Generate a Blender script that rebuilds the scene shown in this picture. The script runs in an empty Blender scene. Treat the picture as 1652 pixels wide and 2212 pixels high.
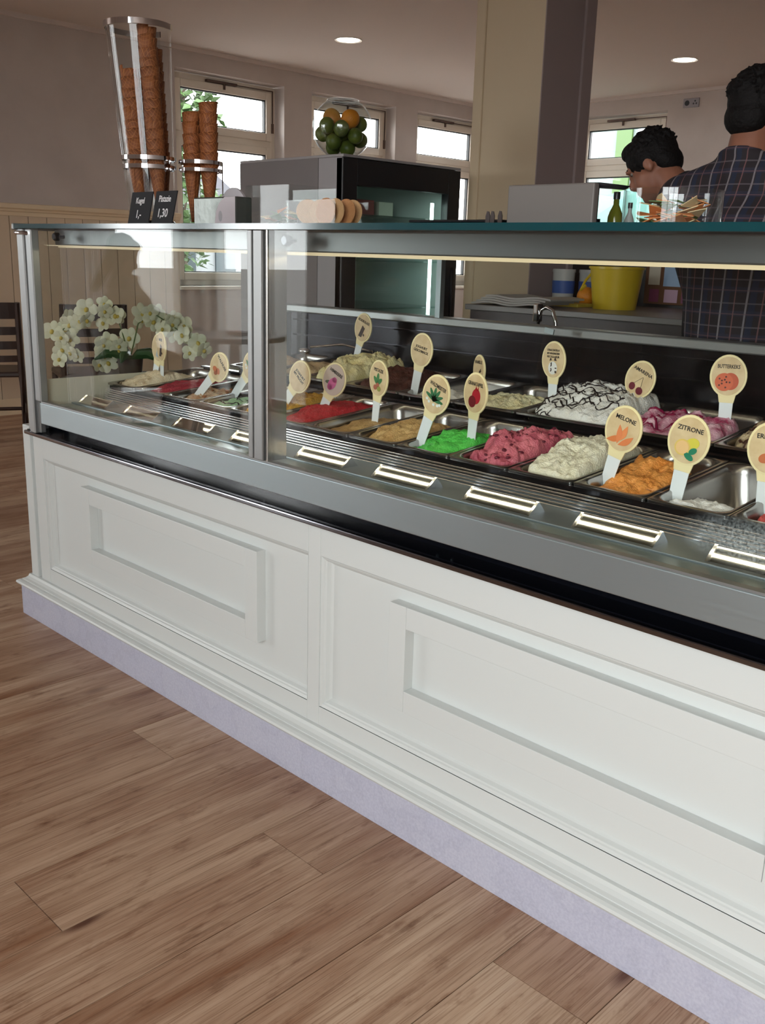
import bpy, bmesh, math, random
from mathutils import Vector, Matrix, noise, Euler

S = bpy.context.scene
col = S.collection
rnd = random.Random(7)
PI = math.pi

# ------------------------------------------------------------------ camera
cam = bpy.data.cameras.new('camera')
cam.sensor_width = 36.0
cam.lens = 36.0 * 2085.0 / 2212.0
cam.clip_start = 0.05
camo = bpy.data.objects.new('camera', cam)
col.objects.link(camo)
RX = Vector((0.7061, 0.7075, 0.0287)); DN = Vector((0.2015, -0.1620, -0.9660)); FW = Vector((-0.6788, 0.6879, -0.2570))
M = Matrix(((RX.x, -DN.x, -FW.x, 3.1256), (RX.y, -DN.y, -FW.y, -1.3849), (RX.z, -DN.z, -FW.z, 1.25), (0, 0, 0, 1)))
camo.matrix_world = M
S.camera = camo

# ------------------------------------------------------------------ sky, exposure, daylight portals
W = bpy.data.worlds.new('overcast_sky')
S.world = W
W.use_nodes = True
bg = W.node_tree.nodes['Background']
bg.inputs['Color'].default_value = (0.985, 0.975, 0.98, 1)
bg.inputs['Strength'].default_value = 11.8
S.view_settings.view_transform = 'Standard'
S.view_settings.look = 'None'
S.view_settings.gamma = 1.0
S.view_settings.use_curve_mapping = False
S.view_settings.exposure = 0.32
S.cycles.max_bounces = 10
S.cycles.diffuse_bounces = 5
S.cycles.glossy_bounces = 5
S.cycles.transparent_max_bounces = 24
S.cycles.caustics_reflective = False
S.cycles.caustics_refractive = False
S.cycles.sample_clamp_indirect = 6.0


def portal(name, loc, rot, sx, sy):
    l = bpy.data.lights.new(name, 'AREA')
    l.shape = 'RECTANGLE'; l.size = sx; l.size_y = sy
    l.cycles.is_portal = True
    o = bpy.data.objects.new(name, l)
    o.location = loc; o.rotation_euler = rot
    col.objects.link(o)


# the shop front behind the camera and the glazed corner door (both mirrored in the case's glass); portals only guide the sky's light
portal('shop_window_portal_offscreen', (3.9, -3.55, 1.85), (PI / 2, 0, 0), 3.0, 1.8)
portal('corner_door_portal_offscreen', (-3.25, -3.55, 1.3), (PI / 2, 0, 0), 1.3, 2.6)


# ------------------------------------------------------------------ materials
def srgb(r, g, b):
    f = lambda c: (c / 255 / 12.92) if c / 255 <= 0.04045 else ((c / 255 + 0.055) / 1.055) ** 2.4
    return (f(r), f(g), f(b), 1)


def pm(name, c, rough=0.5, metal=0.0, emit=None, es=0.0, bump=None, var=None, spec=None, sss=0.0, scale=30.0, coat=0.0):
    """plain principled material; var = second colour mixed in by noise; bump = (scale, strength)"""
    m = bpy.data.materials.new(name)
    m.use_nodes = True
    nt = m.node_tree
    b = nt.nodes['Principled BSDF']
    b.inputs['Base Color'].default_value = c
    b.inputs['Roughness'].default_value = rough
    b.inputs['Metallic'].default_value = metal
    if spec is not None: b.inputs['Specular IOR Level'].default_value = spec
    if coat: b.inputs['Coat Weight'].default_value = coat
    if sss:
        b.inputs['Subsurface Weight'].default_value = sss
        b.inputs['Subsurface Radius'].default_value = (0.01, 0.008, 0.006)
    if emit is not None:
        b.inputs['Emission Color'].default_value = emit
        b.inputs['Emission Strength'].default_value = es
    if var is not None or bump is not None:
        tc = nt.nodes.new('ShaderNodeTexCoord')
    if var is not None:
        n = nt.nodes.new('ShaderNodeTexNoise')
        n.inputs['Scale'].default_value = scale
        n.inputs['Detail'].default_value = 5
        r = nt.nodes.new('ShaderNodeValToRGB')
        r.color_ramp.elements[0].color = c; r.color_ramp.elements[1].color = var
        r.color_ramp.elements[0].position = 0.38; r.color_ramp.elements[1].position = 0.66
        nt.links.new(tc.outputs['Object'], n.inputs['Vector'])
        nt.links.new(n.outputs['Fac'], r.inputs['Fac'])
        nt.links.new(r.outputs['Color'], b.inputs['Base Color'])
    if bump is not None:
        n = nt.nodes.new('ShaderNodeTexNoise')
        n.inputs['Scale'].default_value = bump[0]
        n.inputs['Detail'].default_value = 4
        bp = nt.nodes.new('ShaderNodeBump')
        bp.inputs['Strength'].default_value = bump[1]
        bp.inputs['Distance'].default_value = 0.01
        nt.links.new(tc.outputs['Object'], n.inputs['Vector'])
        nt.links.new(n.outputs['Fac'], bp.inputs['Height'])
        nt.links.new(bp.outputs['Normal'], b.inputs['Normal'])
    return m


def glass(name, tint=(0.95, 0.97, 0.96, 1), ior=1.4, rough=0.0):
    m = bpy.data.materials.new(name)
    m.use_nodes = True
    nt = m.node_tree
    nt.nodes.remove(nt.nodes['Principled BSDF'])
    out = nt.nodes['Material Output']
    t = nt.nodes.new('ShaderNodeBsdfTransparent'); t.inputs['Color'].default_value = tint
    g = nt.nodes.new('ShaderNodeBsdfGlossy'); g.inputs['Roughness'].default_value = rough
    # Schlick reflectance from the facing angle (the same from both sides of a thin sheet)
    lw = nt.nodes.new('ShaderNodeLayerWeight'); lw.inputs['Blend'].default_value = 0.5
    pw = nt.nodes.new('ShaderNodeMath'); pw.operation = 'POWER'; pw.inputs[1].default_value = 5.0
    f0 = ((ior - 1) / (ior + 1)) ** 2
    f = nt.nodes.new('ShaderNodeMath'); f.operation = 'MULTIPLY_ADD'; f.inputs[1].default_value = 1 - f0; f.inputs[2].default_value = f0
    nt.links.new(lw.outputs['Facing'], pw.inputs[0]); nt.links.new(pw.outputs[0], f.inputs[0])
    mx = nt.nodes.new('ShaderNodeMixShader')
    nt.links.new(f.outputs[0], mx.inputs[0]); nt.links.new(t.outputs[0], mx.inputs[1]); nt.links.new(g.outputs[0], mx.inputs[2])
    nt.links.new(mx.outputs[0], out.inputs['Surface'])
    return m


def stretch_noise(m, sock, scale3, nscale, ramp, rand=False, detail=6, coord='Object'):
    """noise stretched along an axis into colour ramp -> socket colour node output"""
    nt = m.node_tree
    tc = nt.nodes.new('ShaderNodeTexCoord')
    mp = nt.nodes.new('ShaderNodeMapping'); mp.inputs['Scale'].default_value = scale3
    src = tc.outputs[coord]
    if rand:
        oi = nt.nodes.new('ShaderNodeObjectInfo')
        mu = nt.nodes.new('ShaderNodeVectorMath'); mu.operation = 'MULTIPLY_ADD'
        cb = nt.nodes.new('ShaderNodeCombineXYZ')
        for i in range(3): nt.links.new(oi.outputs['Random'], cb.inputs[i])
        nt.links.new(cb.outputs[0], mu.inputs[0]); mu.inputs[1].default_value = (37.0, 91.0, 53.0)
        nt.links.new(src, mu.inputs[2]); src = mu.outputs[0]
    nt.links.new(src, mp.inputs['Vector'])
    n = nt.nodes.new('ShaderNodeTexNoise'); n.inputs['Scale'].default_value = nscale; n.inputs['Detail'].default_value = detail
    n.inputs['Roughness'].default_value = 0.62
    nt.links.new(mp.outputs[0], n.inputs['Vector'])
    r = nt.nodes.new('ShaderNodeValToRGB')
    el = r.color_ramp.elements
    while len(el) < len(ramp): el.new(0.5)
    for e, (p, c) in zip(el, ramp): e.position = p; e.color = c
    nt.links.new(n.outputs['Fac'], r.inputs['Fac'])
    if sock: nt.links.new(r.outputs['Color'], m.node_tree.nodes['Principled BSDF'].inputs[sock])
    return r, mp, n, src


def mix(m, a, b, fac=None, mode='MULTIPLY', f=1.0):
    nt = m.node_tree
    x = nt.nodes.new('ShaderNodeMix'); x.data_type = 'RGBA'; x.blend_type = mode
    x.inputs['Factor'].default_value = f
    if fac: nt.links.new(fac, x.inputs['Factor'])
    nt.links.new(a, x.inputs['A'])
    if isinstance(b, tuple): x.inputs['B'].default_value = b
    else: nt.links.new(b, x.inputs['B'])
    return x.outputs['Result']


MAT = {}
# laminate oak floor: long grain along the plank, brown patches, dark knots, a shade of its own per plank
m = pm('oak_laminate', srgb(170, 130, 100), 0.42, spec=0.35)
nt = m.node_tree; B = nt.nodes['Principled BSDF']
r1, mp1, n1, src = stretch_noise(m, None, (22, 0.8, 1), 2.2, [(0.25, srgb(184, 155, 128)), (0.5, srgb(198, 170, 144)), (0.75, srgb(209, 184, 159))], rand=True, detail=9)
r2, mp2, n2, _ = stretch_noise(m, None, (6, 0.8, 1), 2.0, [(0.30, srgb(190, 158, 136)), (0.6, (1, 1, 1, 1))], rand=True)
r4, mp4, n4, _ = stretch_noise(m, None, (110, 1.4, 1), 3.0, [(0.36, srgb(180, 158, 140)), (0.52, (1, 1, 1, 1))], rand=True)
vor = nt.nodes.new('ShaderNodeTexVoronoi'); vor.inputs['Scale'].default_value = 1.0
mpv = nt.nodes.new('ShaderNodeMapping'); mpv.inputs['Scale'].default_value = (5.0, 1.7, 1.0)
nt.links.new(src, mpv.inputs['Vector']); nt.links.new(mpv.outputs[0], vor.inputs['Vector'])
rk = nt.nodes.new('ShaderNodeValToRGB')
rk.color_ramp.elements[0].position = 0.035; rk.color_ramp.elements[0].color = srgb(120, 70, 48)
rk.color_ramp.elements[1].position = 0.1; rk.color_ramp.elements[1].color = (1, 1, 1, 1)
nt.links.new(vor.outputs['Distance'], rk.inputs['Fac'])
r5, *_ = stretch_noise(m, None, (14, 4.5, 1), 2.0, [(0.56, (1, 1, 1, 1)), (0.72, srgb(188, 164, 146))], rand=True, detail=8)
oi = nt.nodes.new('ShaderNodeObjectInfo')
rv = nt.nodes.new('ShaderNodeValToRGB')
rv.color_ramp.elements[0].color = srgb(225, 214, 210); rv.color_ramp.elements[1].color = (1, 1, 1, 1)
nt.links.new(oi.outputs['Random'], rv.inputs['Fac'])
o_ = mix(m, r1.outputs[0], r2.outputs[0]); o_ = mix(m, o_, r4.outputs[0], f=0.65); o_ = mix(m, o_, r5.outputs[0], f=0.9); o_ = mix(m, o_, rk.outputs[0], f=0.85); o_ = mix(m, o_, rv.outputs[0])
nt.links.new(o_, B.inputs['Base Color'])
bp = nt.nodes.new('ShaderNodeBump'); bp.inputs['Strength'].default_value = 0.12; bp.inputs['Distance'].default_value = 0.004
nt.links.new(n4.outputs['Fac'], bp.inputs['Height']); nt.links.new(bp.outputs[0], B.inputs['Normal'])
MAT['oak'] = m

MAT['gap'] = pm('floor_joint_brown', srgb(48, 32, 24), 0.8)
m = pm('pale_quartz', srgb(190, 190, 206), 0.35, spec=0.4)
ra, *_ = stretch_noise(m, None, (1, 1, 1), 9.0, [(0.44, srgb(190, 192, 208)), (0.5, srgb(184, 186, 202)), (0.53, srgb(191, 193, 208))])
rb, *_ = stretch_noise(m, None, (1, 1, 1), 160.0, [(0.4, srgb(240, 240, 244)), (0.6, (1, 1, 1, 1))])
m.node_tree.links.new(mix(m, ra.outputs[0], rb.outputs[0]), m.node_tree.nodes['Principled BSDF'].inputs['Base Color'])
MAT['quartz'] = m
MAT['paint'] = pm('cream_white_lacquer', srgb(206, 210, 208), 0.38, spec=0.4, bump=(300, 0.02))
MAT['wall'] = pm('wall_plaster', srgb(196, 186, 180), 0.9, bump=(120, 0.08), var=srgb(188, 178, 172), scale=3)
MAT['wains'] = pm('wainscot_paint', srgb(206, 186, 160), 0.55)
MAT['rail'] = pm('rail_paint', srgb(222, 202, 170), 0.5)
MAT['ceil'] = pm('ceiling_plaster', srgb(208, 197, 190), 0.9, bump=(150, 0.05))
MAT['colcream'] = pm('column_cream', srgb(200, 181, 152), 0.7, bump=(150, 0.04))
MAT['colshade'] = pm('column_shaded', srgb(150, 134, 132), 0.75, bump=(150, 0.04))  # unlit side face of the column: its shade is put into the colour
MAT['upvc'] = pm('window_plastic', srgb(226, 218, 204), 0.45)
MAT['gasket'] = pm('black_rubber', srgb(16, 16, 18), 0.6)
MAT['black'] = pm('black_plastic', srgb(20, 20, 23), 0.4)
MAT['blackgloss'] = pm('black_gloss_panel', srgb(10, 12, 18), 0.15)
m = pm('brushed_steel', srgb(168, 180, 184), 0.4, 0.9)
stretch_noise(m, 'Roughness', (1.5, 300, 900), 1.0, [(0.3, (0.38, 0.38, 0.38, 1)), (0.7, (0.46, 0.46, 0.46, 1))])
MAT['steel'] = m
MAT['pansteel'] = pm('pan_steel', srgb(165, 162, 158), 0.26, 1.0)
MAT['chrome'] = pm('chrome', srgb(225, 225, 228), 0.06, 1.0)
MAT['mirrorsteel'] = pm('mirror_polished_steel', srgb(206, 204, 198), 0.03, 1.0)
MAT['chromedark'] = pm('dark_chrome', srgb(130, 130, 136), 0.14, 1.0)
MAT['alu'] = pm('anodised_aluminium', srgb(158, 160, 160), 0.42, 0.85)
MAT['darksteel'] = pm('dark_polished_steel', srgb(58, 58, 62), 0.16, 0.9)
MAT['glass'] = glass('clear_glass', (0.965, 0.985, 0.98, 1), 1.33)
MAT['wglass'] = glass('window_glass', (0.96, 0.98, 0.98, 1), 1.25)
MAT['acrylic'] = glass('clear_acrylic', (0.97, 0.98, 0.98, 1), 1.3)
MAT['bowlglass'] = glass('bowl_glass', (0.95, 0.97, 0.97, 1), 1.45)
MAT['boxacrylic'] = glass('box_acrylic', (0.96, 0.975, 0.97, 1), 1.24)
MAT['canopy'] = pm('canopy_steel', srgb(120, 122, 122), 0.38, 0.9)
MAT['ledglow'] = pm('dim_led_diffuser', srgb(200, 180, 140), 0.5, emit=(1.0, 0.82, 0.55, 1), es=0.2)
MAT['fridgeglass'] = glass('greenish_glass', (0.87, 0.94, 0.92, 1), 1.4)
MAT['edge'] = pm('glass_edge_teal', srgb(12, 62, 68), 0.12, spec=0.8)
MAT['warmled'] = pm('warm_led', (1, 1, 1, 1), 0.5, emit=(1.0, 0.88, 0.62, 1), es=9.0)
MAT['coldled'] = pm('cold_led', (1, 1, 1, 1), 0.5, emit=(0.85, 1.0, 0.95, 1), es=6.0)
MAT['downlight'] = pm('downlight_lens', (1, 1, 1, 1), 0.5, emit=(1.0, 0.88, 0.7, 1), es=9.0)
MAT['darkwood'] = pm('dark_stained_wood', srgb(40, 24, 18), 0.4, var=srgb(52, 32, 22), scale=12)
MAT['chalk'] = pm('chalkboard', srgb(24, 24, 28), 0.8)
MAT['chalkline'] = pm('chalk_white', srgb(230, 228, 230), 0.8)
MAT['signrim'] = pm('sign_cream_plastic', srgb(238, 222, 172), 0.4)
MAT['signstem'] = pm('sign_white_plastic', srgb(226, 230, 230), 0.4)
MAT['print'] = pm('black_print', srgb(30, 24, 20), 0.6)
MAT['white'] = pm('white_plastic', srgb(232, 230, 228), 0.4)
MAT['grey'] = pm('light_grey_plastic', srgb(122, 116, 112), 0.5)


def C(name, r, g, b, rough=0.5, **k):
    key = 'c_' + name
    if key not in MAT: MAT[key] = pm(name, srgb(r, g, b), rough, **k)
    return MAT[key]


# ------------------------------------------------------------------ mesh building
OFF = {}


class MB:
    def __init__(s): s.v = []; s.f = []; s.mi = []; s.cur = 0

    def add(s, vs, fs):
        n = len(s.v)
        s.v += [tuple(p) for p in vs]
        for f in fs: s.f.append(tuple(i + n for i in f)); s.mi.append(s.cur)
        return s

    def box(s, x0, x1, y0, y1, z0, z1, T=None):
        vs = [Vector(p) for p in ((x0, y0, z0), (x1, y0, z0), (x1, y1, z0), (x0, y1, z0), (x0, y0, z1), (x1, y0, z1), (x1, y1, z1), (x0, y1, z1))]
        if T is not None: vs = [T @ p for p in vs]
        return s.add(vs, [(0, 3, 2, 1), (4, 5, 6, 7), (0, 1, 5, 4), (1, 2, 6, 5), (2, 3, 7, 6), (3, 0, 4, 7)])

    def loops(s, L, cap0=False, cap1=False, closed=True):
        """bridge loops of equal length"""
        n = len(L[0]); vs = [p for l in L for p in l]; fs = []
        for i in range(len(L) - 1):
            for j in range(n if closed else n - 1):
                k = (j + 1) % n
                fs.append((i * n + j, i * n + k, (i + 1) * n + k, (i + 1) * n + j))
        if cap0: fs.append(tuple(range(n - 1, -1, -1)))
        if cap1: fs.append(tuple((len(L) - 1) * n + j for j in range(n)))
        return s.add(vs, fs)

    def lathe(s, prof, c=(0, 0, 0), n=24, a0=0.0, a1=2 * PI, sx=1.0, sy=1.0, cap0=False, cap1=False, T=None):
        full = abs(a1 - a0 - 2 * PI) < 1e-6
        L = []
        for r, z in prof:
            l = []
            for j in range(n if full else n + 1):
                a = a0 + (a1 - a0) * j / n
                p = Vector((r * math.cos(a) * sx, r * math.sin(a) * sy, z))
                if T is not None: p = T @ p
                l.append((c[0] + p.x, c[1] + p.y, c[2] + p.z))
            L.append(l)
        return s.loops(L, cap0, cap1, full)

    def tube(s, path, r, n=8, caps=True):
        pts = [Vector(p) for p in path]
        rs = r if isinstance(r, (list, tuple)) else [r] * len(pts)
        L = []
        up = Vector((0, 0, 1))
        for i, p in enumerate(pts):
            d = (pts[min(i + 1, len(pts) - 1)] - pts[max(i - 1, 0)]).normalized()
            a = d.cross(up)
            if a.length < 1e-3: a = d.cross(Vector((1, 0, 0)))
            a.normalize(); b = d.cross(a).normalized()
            L.append([tuple(p + (a * math.cos(t) + b * math.sin(t)) * rs[i]) for t in (2 * PI * j / n for j in range(n))])
        return s.loops(L, caps, caps)

    def ell(s, c, rad, T=None, n=12, m=8):
        L = []
        vs = []; fs = []
        for i in range(1, m):
            th = PI * i / m
            for j in range(n):
                a = 2 * PI * j / n
                vs.append(Vector((rad[0] * math.sin(th) * math.cos(a), rad[1] * math.sin(th) * math.sin(a), rad[2] * math.cos(th))))
        vs += [Vector((0, 0, rad[2])), Vector((0, 0, -rad[2]))]
        for i in range(m - 2):
            for j in range(n):
                k = (j + 1) % n
                fs.append((i * n + j, (i + 1) * n + j, (i + 1) * n + k, i * n + k))
        t, bt = len(vs) - 2, len(vs) - 1
        for j in range(n):
            k = (j + 1) % n
            fs.append((t, j, k)); fs.append((bt, (m - 2) * n + k, (m - 2) * n + j))
        if T is not None: vs = [T @ p for p in vs]
        return s.add([(p.x + c[0], p.y + c[1], p.z + c[2]) for p in vs], fs)

    def prism(s, poly, z0, z1, T=None):
        n = len(poly)
        vs = [Vector((x, y, z0)) for x, y in poly] + [Vector((x, y, z1)) for x, y in poly]
        if T is not None: vs = [T @ p for p in vs]
        return s.add(vs, [tuple(range(n - 1, -1, -1)), tuple(range(n, 2 * n))] + [(i, (i + 1) % n, n + (i + 1) % n, n + i) for i in range(n)])

    def build(s, name, mat, parent=None, smooth=False, bevel=0.0, world=True, subsurf=0):
        off = OFF.get(parent.name, Vector((0, 0, 0))) if (parent and world) else Vector((0, 0, 0))
        me = bpy.data.meshes.new(name)
        me.from_pydata([(x - off.x, y - off.y, z - off.z) for x, y, z in s.v], [], s.f)
        mats = mat if isinstance(mat, (list, tuple)) else [mat]
        for mm in mats: me.materials.append(MAT[mm] if isinstance(mm, str) else mm)
        if len(mats) > 1: me.polygons.foreach_set('material_index', s.mi)
        if smooth:
            me.polygons.foreach_set('use_smooth', [True] * len(me.polygons))
        me.update()
        bm = bmesh.new(); bm.from_mesh(me); bmesh.ops.recalc_face_normals(bm, faces=bm.faces); bm.to_mesh(me); bm.free()
        o = bpy.data.objects.new(name, me)
        col.objects.link(o)
        if parent: o.parent = parent
        OFF[o.name] = off
        if smooth and smooth != 'all':
            try: me.set_sharp_from_angle(angle=math.radians(50))
            except Exception: pass
        if bevel:
            bv = o.modifiers.new('bevel', 'BEVEL'); bv.width = bevel; bv.segments = 2; bv.limit_method = 'ANGLE'
        if subsurf:
            ss = o.modifiers.new('subsurf', 'SUBSURF'); ss.levels = subsurf; ss.render_levels = subsurf
        return o


def tag(o, label=None, cat=None, group=None, kind=None):
    if label: o['label'] = label
    if cat: o['category'] = cat
    if group: o['group'] = group
    if kind: o['kind'] = kind
    return o


def thing(name, label, cat, loc=(0, 0, 0), rot=(0, 0, 0), group=None):
    o = bpy.data.objects.new(name, None)
    o.empty_display_size = 0.05
    col.objects.link(o)
    o.location = loc; o.rotation_euler = rot
    OFF[o.name] = Vector(loc)
    return tag(o, label, cat, group)


def copy_tree(o, parent=None):
    c = o.copy(); col.objects.link(c); c.parent = parent
    for ch in list(o.children): copy_tree(ch, c)
    return c


def box_obj(name, mat, b, parent=None, bevel=0.0):
    return MB().box(*b).build(name, mat, parent, bevel=bevel)


def struct(o): o['kind'] = 'structure'; return o


def text_obj(body, size, mat, parent, loc, rot, name='lettering', shear=0.0, extrude=0.0003, sx=1.0, align='CENTER', offset=0.0):
    cu = bpy.data.curves.new('lettering_curve', 'FONT')
    cu.body = body; cu.size = size; cu.align_x = align; cu.align_y = 'CENTER'
    cu.extrude = extrude; cu.shear = shear; cu.offset = offset
    cu.resolution_u = 3
    t = bpy.data.objects.new('lettering_curve', cu); col.objects.link(t)
    dg = bpy.context.evaluated_depsgraph_get()
    me = bpy.data.meshes.new_from_object(t.evaluated_get(dg))
    bpy.data.objects.remove(t); bpy.data.curves.remove(cu)
    if sx != 1.0: me.transform(Matrix.Diagonal((sx, 1, 1, 1)))
    me.materials.clear(); me.materials.append(MAT[mat] if isinstance(mat, str) else mat)
    o = bpy.data.objects.new(name, me); col.objects.link(o)
    o.parent = parent; o.location = loc; o.rotation_euler = rot
    OFF[o.name] = Vector((0, 0, 0))
    return o
# ------------------------------------------------------------------ room shell
RX0, RX1, RY0, RY1, RH = -4.0, 5.6, -3.5, 7.45, 2.82


def wall(name, mat, axis, p0, p1, u0, u1, z1, ops):
    b = MB()
    us = sorted({u0, u1} | {o[0] for o in ops} | {o[1] for o in ops})
    for a, c in zip(us[:-1], us[1:]):
        mid = (a + c) / 2
        hole = [o for o in ops if o[0] < mid < o[1]]
        spans = [(0, z1)] if not hole else [(0, hole[0][2]), (hole[0][3], z1)]
        for s0, s1 in spans:
            if s1 - s0 < 1e-4: continue
            if axis == 'x': b.box(p0, p1, a, c, s0, s1)
            else: b.box(a, c, p0, p1, s0, s1)
    return struct(b.build(name, mat))


WL = [(3.32, 4.45, 0.95, 2.66), (4.77, 5.86, 0.95, 2.66), (6.17, 7.25, 0.95, 2.66)]
WB = [(-3.0, -1.95, 0.95, 2.66)]
wall_left = wall('wall_left', 'wall', 'x', -4.25, RX0, RY0, RY1, RH, WL + [(-3.4, -2.7, 0.02, 2.6)])
wall_back = wall('wall_back', 'wall', 'y', RY1, RY1 + 0.25, -4.25, RX1 + 0.2, RH, WB)
wall_front = wall('wall_front', 'wall', 'y', RY0 - 0.2, RY0, -4.25, RX1 + 0.2, RH, [(-3.9, -2.6, 0.02, 2.6), (2.4, 5.4, 0.95, 2.75)])
wall_right = wall('wall_right', 'wall', 'x', RX1, RX1 + 0.2, RY0, RY1, RH, [])
struct(box_obj('ceiling', 'ceil', (-4.25, RX1 + 0.2, RY0 - 0.2, RY1 + 0.25, RH, RH + 0.15)))
# cornice strip where ceiling meets the walls
t1 = struct(box_obj('trim_1', 'ceil', (RX0, RX0 + 0.03, RY0, RY1, RH - 0.03, RH)))
t2 = struct(box_obj('trim_2', 'ceil', (RX0 + 0.03, RX1, RY1 - 0.03, RY1, RH - 0.03, RH)))

# floor: slab with one object per plank where the photo shows them
floor = struct(box_obj('floor', 'gap', (-4.0, RX1, RY0, RY1, -0.12, -0.006)))
PW, X00, PLEN = 0.2027, 1.0135, 1.26
pk = MB().box(-PW / 2 + 0.001, PW / 2 - 0.001, -PLEN / 2 + 0.0008, PLEN / 2 - 0.0008, -0.006, 0.0).build('plank', 'oak', floor)
pk_me = pk.data
OFF_Y = {0: -0.175, 3: -0.21, 2: -0.687, 1: 0.33, -1: 0.1, 4: -0.9, 5: 0.2, -2: -0.45}
rest = MB()
first = True
for k in range(-25, 23):
    xc = X00 + PW * (k + 0.5)
    y0 = OFF_Y.get(k, rnd.uniform(-0.6, 0.6))
    for j in range(-3, 7):
        yc = y0 + PLEN * (j + 0.5)
        a, c = max(yc - PLEN / 2, RY0), min(yc + PLEN / 2, RY1)
        if c - a < 0.05: continue
        near = (xc - PW / 2 > -4.0 and xc < 3.3 and yc > -1.9 and yc < 2.6 and not (xc > 0.3 and yc > 0.75))
        if near and abs(c - a - PLEN) < 1e-6:
            if first: o = pk; first = False
            else:
                o = pk.copy(); col.objects.link(o); o.parent = floor
            o.location = (xc, yc, 0)
        else:
            x0_, x1_ = max(xc - PW / 2, -4.0), min(xc + PW / 2, RX1)
            if x1_ - x0_ > 0.01: rest.box(x0_ + 0.0007, x1_ - 0.0007, a + 0.0007, c - 0.0007, -0.006, 0.0)
ro = rest.build('plank_field', 'oak', floor); ro['kind'] = 'stuff'

# wainscot: rail and vertical boards on the window wall
bw = 0.145
bd = MB().box(0.001, 0.016, 0, bw - 0.005, 0.12, 1.455).build('board', 'wains', wall_left)
for i in range(32):
    o = bd if i == 0 else bd.copy()
    if i: col.objects.link(o); o.parent = wall_left
    o.location = (RX0, -1.32 + bw * i, 0)
pr = MB()
yy0, yy1 = -1.32, 3.32
prof = [(0.0, 1.445), (0.022, 1.452), (0.024, 1.478), (0.034, 1.484), (0.036, 1.496), (0.05, 1.505), (0.05, 1.535), (0.0, 1.54)]
pr.loops([[(RX0 + a, yy0, z) for a, z in prof], [(RX0 + a, yy1, z) for a, z in prof]], True, True)
struct(pr.build('trim_3', 'rail'))
struct(box_obj('baseboard_left', 'rail', (RX0, RX0 + 0.02, -1.32, 7.4, 0, 0.12)))


# ------------------------------------------------------------------ windows (plastic frames: tilting top light above a lower sash)
def window(name, axis, u0, u1, z0, z1, p, sgn):
    """p: plane of the frame's room side; sgn: direction to outside"""
    root = struct(thing(name, None, None))
    del root['kind']; root['kind'] = 'structure'

    def fb(b, ua, ub, za, zb, d0, d1):
        a, c = sorted((p + sgn * d0, p + sgn * d1))
        if axis == 'x': b.box(a, c, ua, ub, za, zb)
        else: b.box(ua, ub, a, c, za, zb)

    def ring(ua, ub, za, zb, w, d0, d1):
        b = MB()
        fb(b, ua, ua + w, za, zb, d0, d1); fb(b, ub - w, ub, za, zb, d0, d1)
        fb(b, ua + w, ub - w, za, za + w, d0, d1); fb(b, ua + w, ub - w, zb - w, zb, d0, d1)
        return b
    zt = z1 - 0.46
    ring(u0, u1, z0, z1, 0.05, 0.0, 0.07).build('frame', 'upvc', root, bevel=0.004)
    b = MB(); fb(b, u0 + 0.05, u1 - 0.05, zt - 0.045, zt + 0.015, 0.0, 0.07); b.build('transom', 'upvc', root, bevel=0.004)
    for za, zb in ((zt + 0.01, z1 - 0.045), (z0 + 0.045, zt - 0.04)):
        s = ring(u0 + 0.045, u1 - 0.045, za, zb, 0.065, -0.018, 0.05).build('sash', 'upvc', root, bevel=0.005)
        ring(u0 + 0.108, u1 - 0.108, za + 0.062, zb - 0.062, 0.012, -0.004, 0.03).build('gasket', 'gasket', s)
        b = MB(); fb(b, u0 + 0.11, u1 - 0.11, za + 0.064, zb - 0.064, 0.012, 0.028); b.build('pane', 'wglass', s)
    b = MB(); um = (u0 + u1) / 2
    fb(b, um - 0.19, um + 0.12, z1 - 0.042, z1 - 0.022, -0.035, 0.0)
    fb(b, um - 0.02, um + 0.0, z1 - 0.085, z1 - 0.03, -0.03, -0.018); fb(b, um + 0.1, u1 - 0.05, z1 - 0.037, z1 - 0.029, -0.028, -0.02)
    b.build('window_opener', C('brown_bronze', 92, 70, 60, 0.4), root, bevel=0.002)
    b = MB(); fb(b, u1 - 0.05, u1 - 0.042, z1 - 0.32, z1 - 0.03, -0.028, -0.02); fb(b, u1 - 0.056, u1 - 0.036, z1 - 0.38, z1 - 0.3, -0.03, -0.018)
    b.build('opener_lever', C('brown_bronze', 92, 70, 60, 0.4), root)
    b = MB(); fb(b, u0 - 0.02, u1 + 0.02, z0 - 0.03, z0, -0.16, 0.0); b.build('window_sill', 'upvc', root, bevel=0.004)
    return root


for i, w in enumerate(WL): window('window_%d' % (i + 1), 'x', w[0] + 0.01, w[1] - 0.01, w[2], w[3] - 0.01, -4.12, -1)
window('window_4', 'y', WB[0][0] + 0.01, WB[0][1] - 0.01, WB[0][2], WB[0][3] - 0.01, RY1 + 0.12, 1)


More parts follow.
